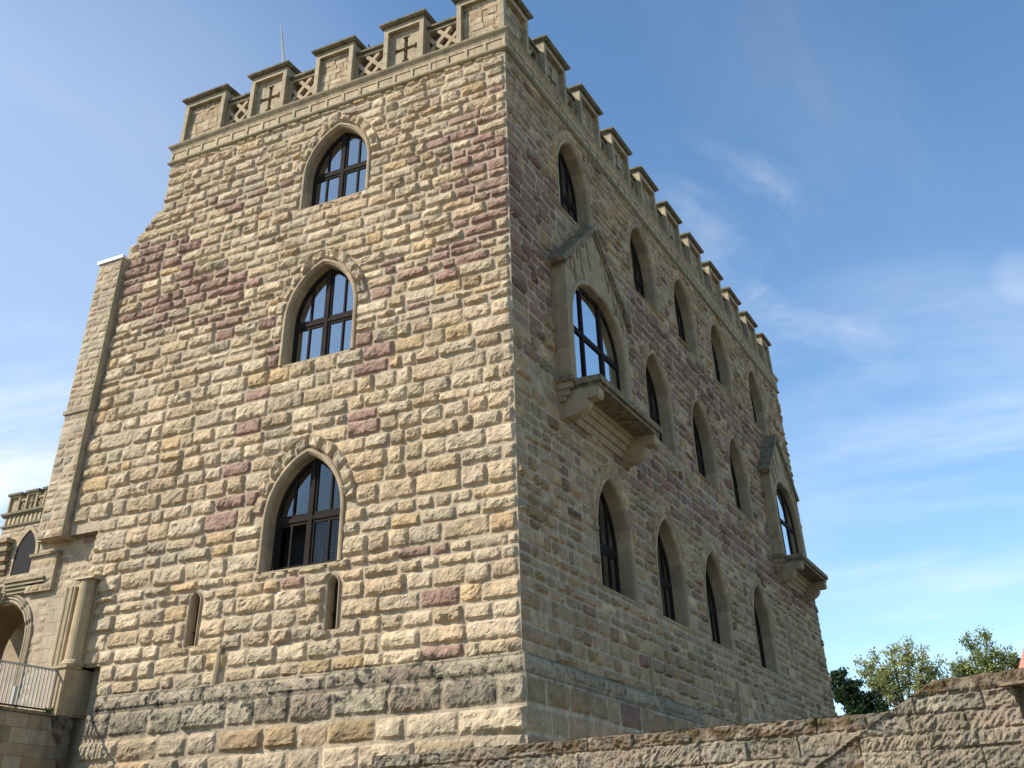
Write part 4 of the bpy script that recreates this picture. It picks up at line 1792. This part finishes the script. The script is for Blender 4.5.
YEL = [(.30, .33, .11), (.36, .35, .13), (.25, .30, .09), (.30, .25, .11), (.19, .25, .075)]
GRN = [(.08, .13, .035), (.11, .16, .045), (.06, .10, .03), (.14, .17, .06)]
DRK = [(.028, .052, .018), (.04, .07, .022), (.02, .04, .014)]
Y1 = 25
for b_, f_, tips_, lab_, cols_, leaf_, nl_, sp_, seed_, r_ in (
    ((3.9, Y1 + .3), (3.45, Y1, .9), [((2.25, Y1, 2.72), 22), ((2.9, Y1 - .3, 2.35), 12), ((3.3, Y1 + .3, 3.20), 22), ((4.0, Y1, 3.30), 24), ((4.6, Y1 - .2, 3.05), 20), ((5.05, Y1 + .2, 2.60), 15), ((5.35, Y1 + .3, 2.15), 12), ((2.05, Y1, 2.45), 12), ((2.75, Y1, 2.95), 12), ((2.5, Y1 + .2, 1.9), 12), ((4.5, Y1, 2.2), 10)],
     'sparse yellow green tree with fanned bare branches in the dip of the foreground wall', YEL, .056, 13, .46, 3, .15),
    ((6.3, Y1 + 1), (6.2, Y1 + 1, 1.4), [((5.2, Y1 + 1, 2.55), 10), ((5.45, Y1 + 1, 2.2), 10), ((7.4, Y1 + 1, 2.75), 10), ((5.6, Y1 + 1, 2.85), 14), ((6.0, Y1 + 1.2, 3.40), 16), ((6.75, Y1 + .8, 3.40), 14), ((7.0, Y1 + .8, 2.9), 12), ((6.5, Y1 + 1, 2.7), 10), ((5.9, Y1 + 1, 2.3), 8)],
     'airy yellow green tree rising above the highest part of the foreground wall', YEL[:3] + GRN[:2], .056, 14, .44, 5, .14),
    ((7.4, Y1 + 3), (7.3, Y1 + 3, 1.3), [((6.8, Y1 + 3, 2.75), 10), ((7.3, Y1 + 3, 2.9), 12), ((7.75, Y1 + 3, 2.7), 10), ((7.1, Y1 + 3, 2.35), 10), ((8.3, Y1 + 3.4, 3.0), 9)],
     'low green leafy tree beside the pinkish house roof', GRN, .07, 22, .32, 9, .14)):
    q_ = far((b_[0], b_[1], 0))
    tree((q_.x, q_.y, GZ), far(f_), [(far(t_), n_) for t_, n_ in tips_], lab_, 'tree', cols_, leaf_ * KT, nl_, sp_ * KT, seed_, r_ * KT)
tree((-.6, 41, GZ), (-.9, 41, 2.2), [((-1.9, 41, 4.6), 14), ((-1.2, 41, 4.2), 14), ((-.4, 41, 3.5), 14), ((.1, 41, 2.9), 10), ((-1.5, 41, 3.6), 14), ((-.8, 41, 3.0), 14), ((-2.4, 41.5, 4.4), 10), ((-1.6, 41, 2.6), 12)],
     'dense dark green tree beside the far end of the castle wall', 'tree', DRK, .10, 34, .50, 12, .2)

# ------------------------------------------------------------------ house roof peeking over the wall at the right edge
hs = thing('house', 'house with a salmon red tiled roof just showing above the wall at the right edge', 'house', (9.6, 66.0, GZ))
hb = MB()
hb.box((5.9, 61.2, GZ), (13.2, 71, 6.29), (.7, .66, .6))
hb.build('wall', M['plaster'], hs)
hr = MB()
hip = [(5.7, 60.7), (13.8, 60.7), (13.8, 71.5), (5.7, 71.5)]
rid = [(7.6, 63.6), (10.6, 67.6)]
ez_, rz_ = 6.3, 10.2
P4 = [Vector((x, y, ez_)) for x, y in hip]
A4, B4 = Vector((*rid[0], rz_)), Vector((*rid[1], rz_))


def tile_rows(a, b, c, d, n=14):
    """a roof plane a-b (eaves) to d-c (ridge) laid in overlapping tile courses"""
    for k in range(n):
        t0, t1 = k / n, (k + 1) / n
        up = Vector((0, 0, .035))
        hr.face([a + (d - a) * t0 + up, b + (c - b) * t0 + up, b + (c - b) * t1, a + (d - a) * t1], (.46, .17, .11))
        hr.face([a + (d - a) * t0, b + (c - b) * t0, b + (c - b) * t0 + up, a + (d - a) * t0 + up], (.3, .1, .07))


tile_rows(P4[0], P4[1], B4, A4)
tile_rows(P4[1], P4[2], B4, B4)
tile_rows(P4[2], P4[3], A4, B4)
tile_rows(P4[3], P4[0], A4, A4)
hr.face([P4[0], P4[1], P4[2], P4[3]])
hr.build('roof', M['tiles'], hs)

# ------------------------------------------------------------------ contrail high in the sky
ct = MB()
C0 = Vector((9.667, -19.91, -3.459))
A_ = C0 + Vector((-0.50544, 0.55716, 0.65886)) * 9000
B_ = C0 + Vector((-0.5164, 0.5822, 0.6280)) * 9000
sd_ = (B_ - A_).cross(Vector((-.51, .567, .645))).normalized()
for k in (-1, 1):
    pts = [A_ + (B_ - A_) * (i / 12) + sd_ * k * (1 + 9 * i / 12) for i in range(13)]
    ct.tube(pts, [2.5 + 4.5 * i / 12 for i in range(13)], 6)
tag(ct.build('contrail', M['vapour']), 'thin white aircraft contrail in the blue sky above the left battlements', 'contrail')
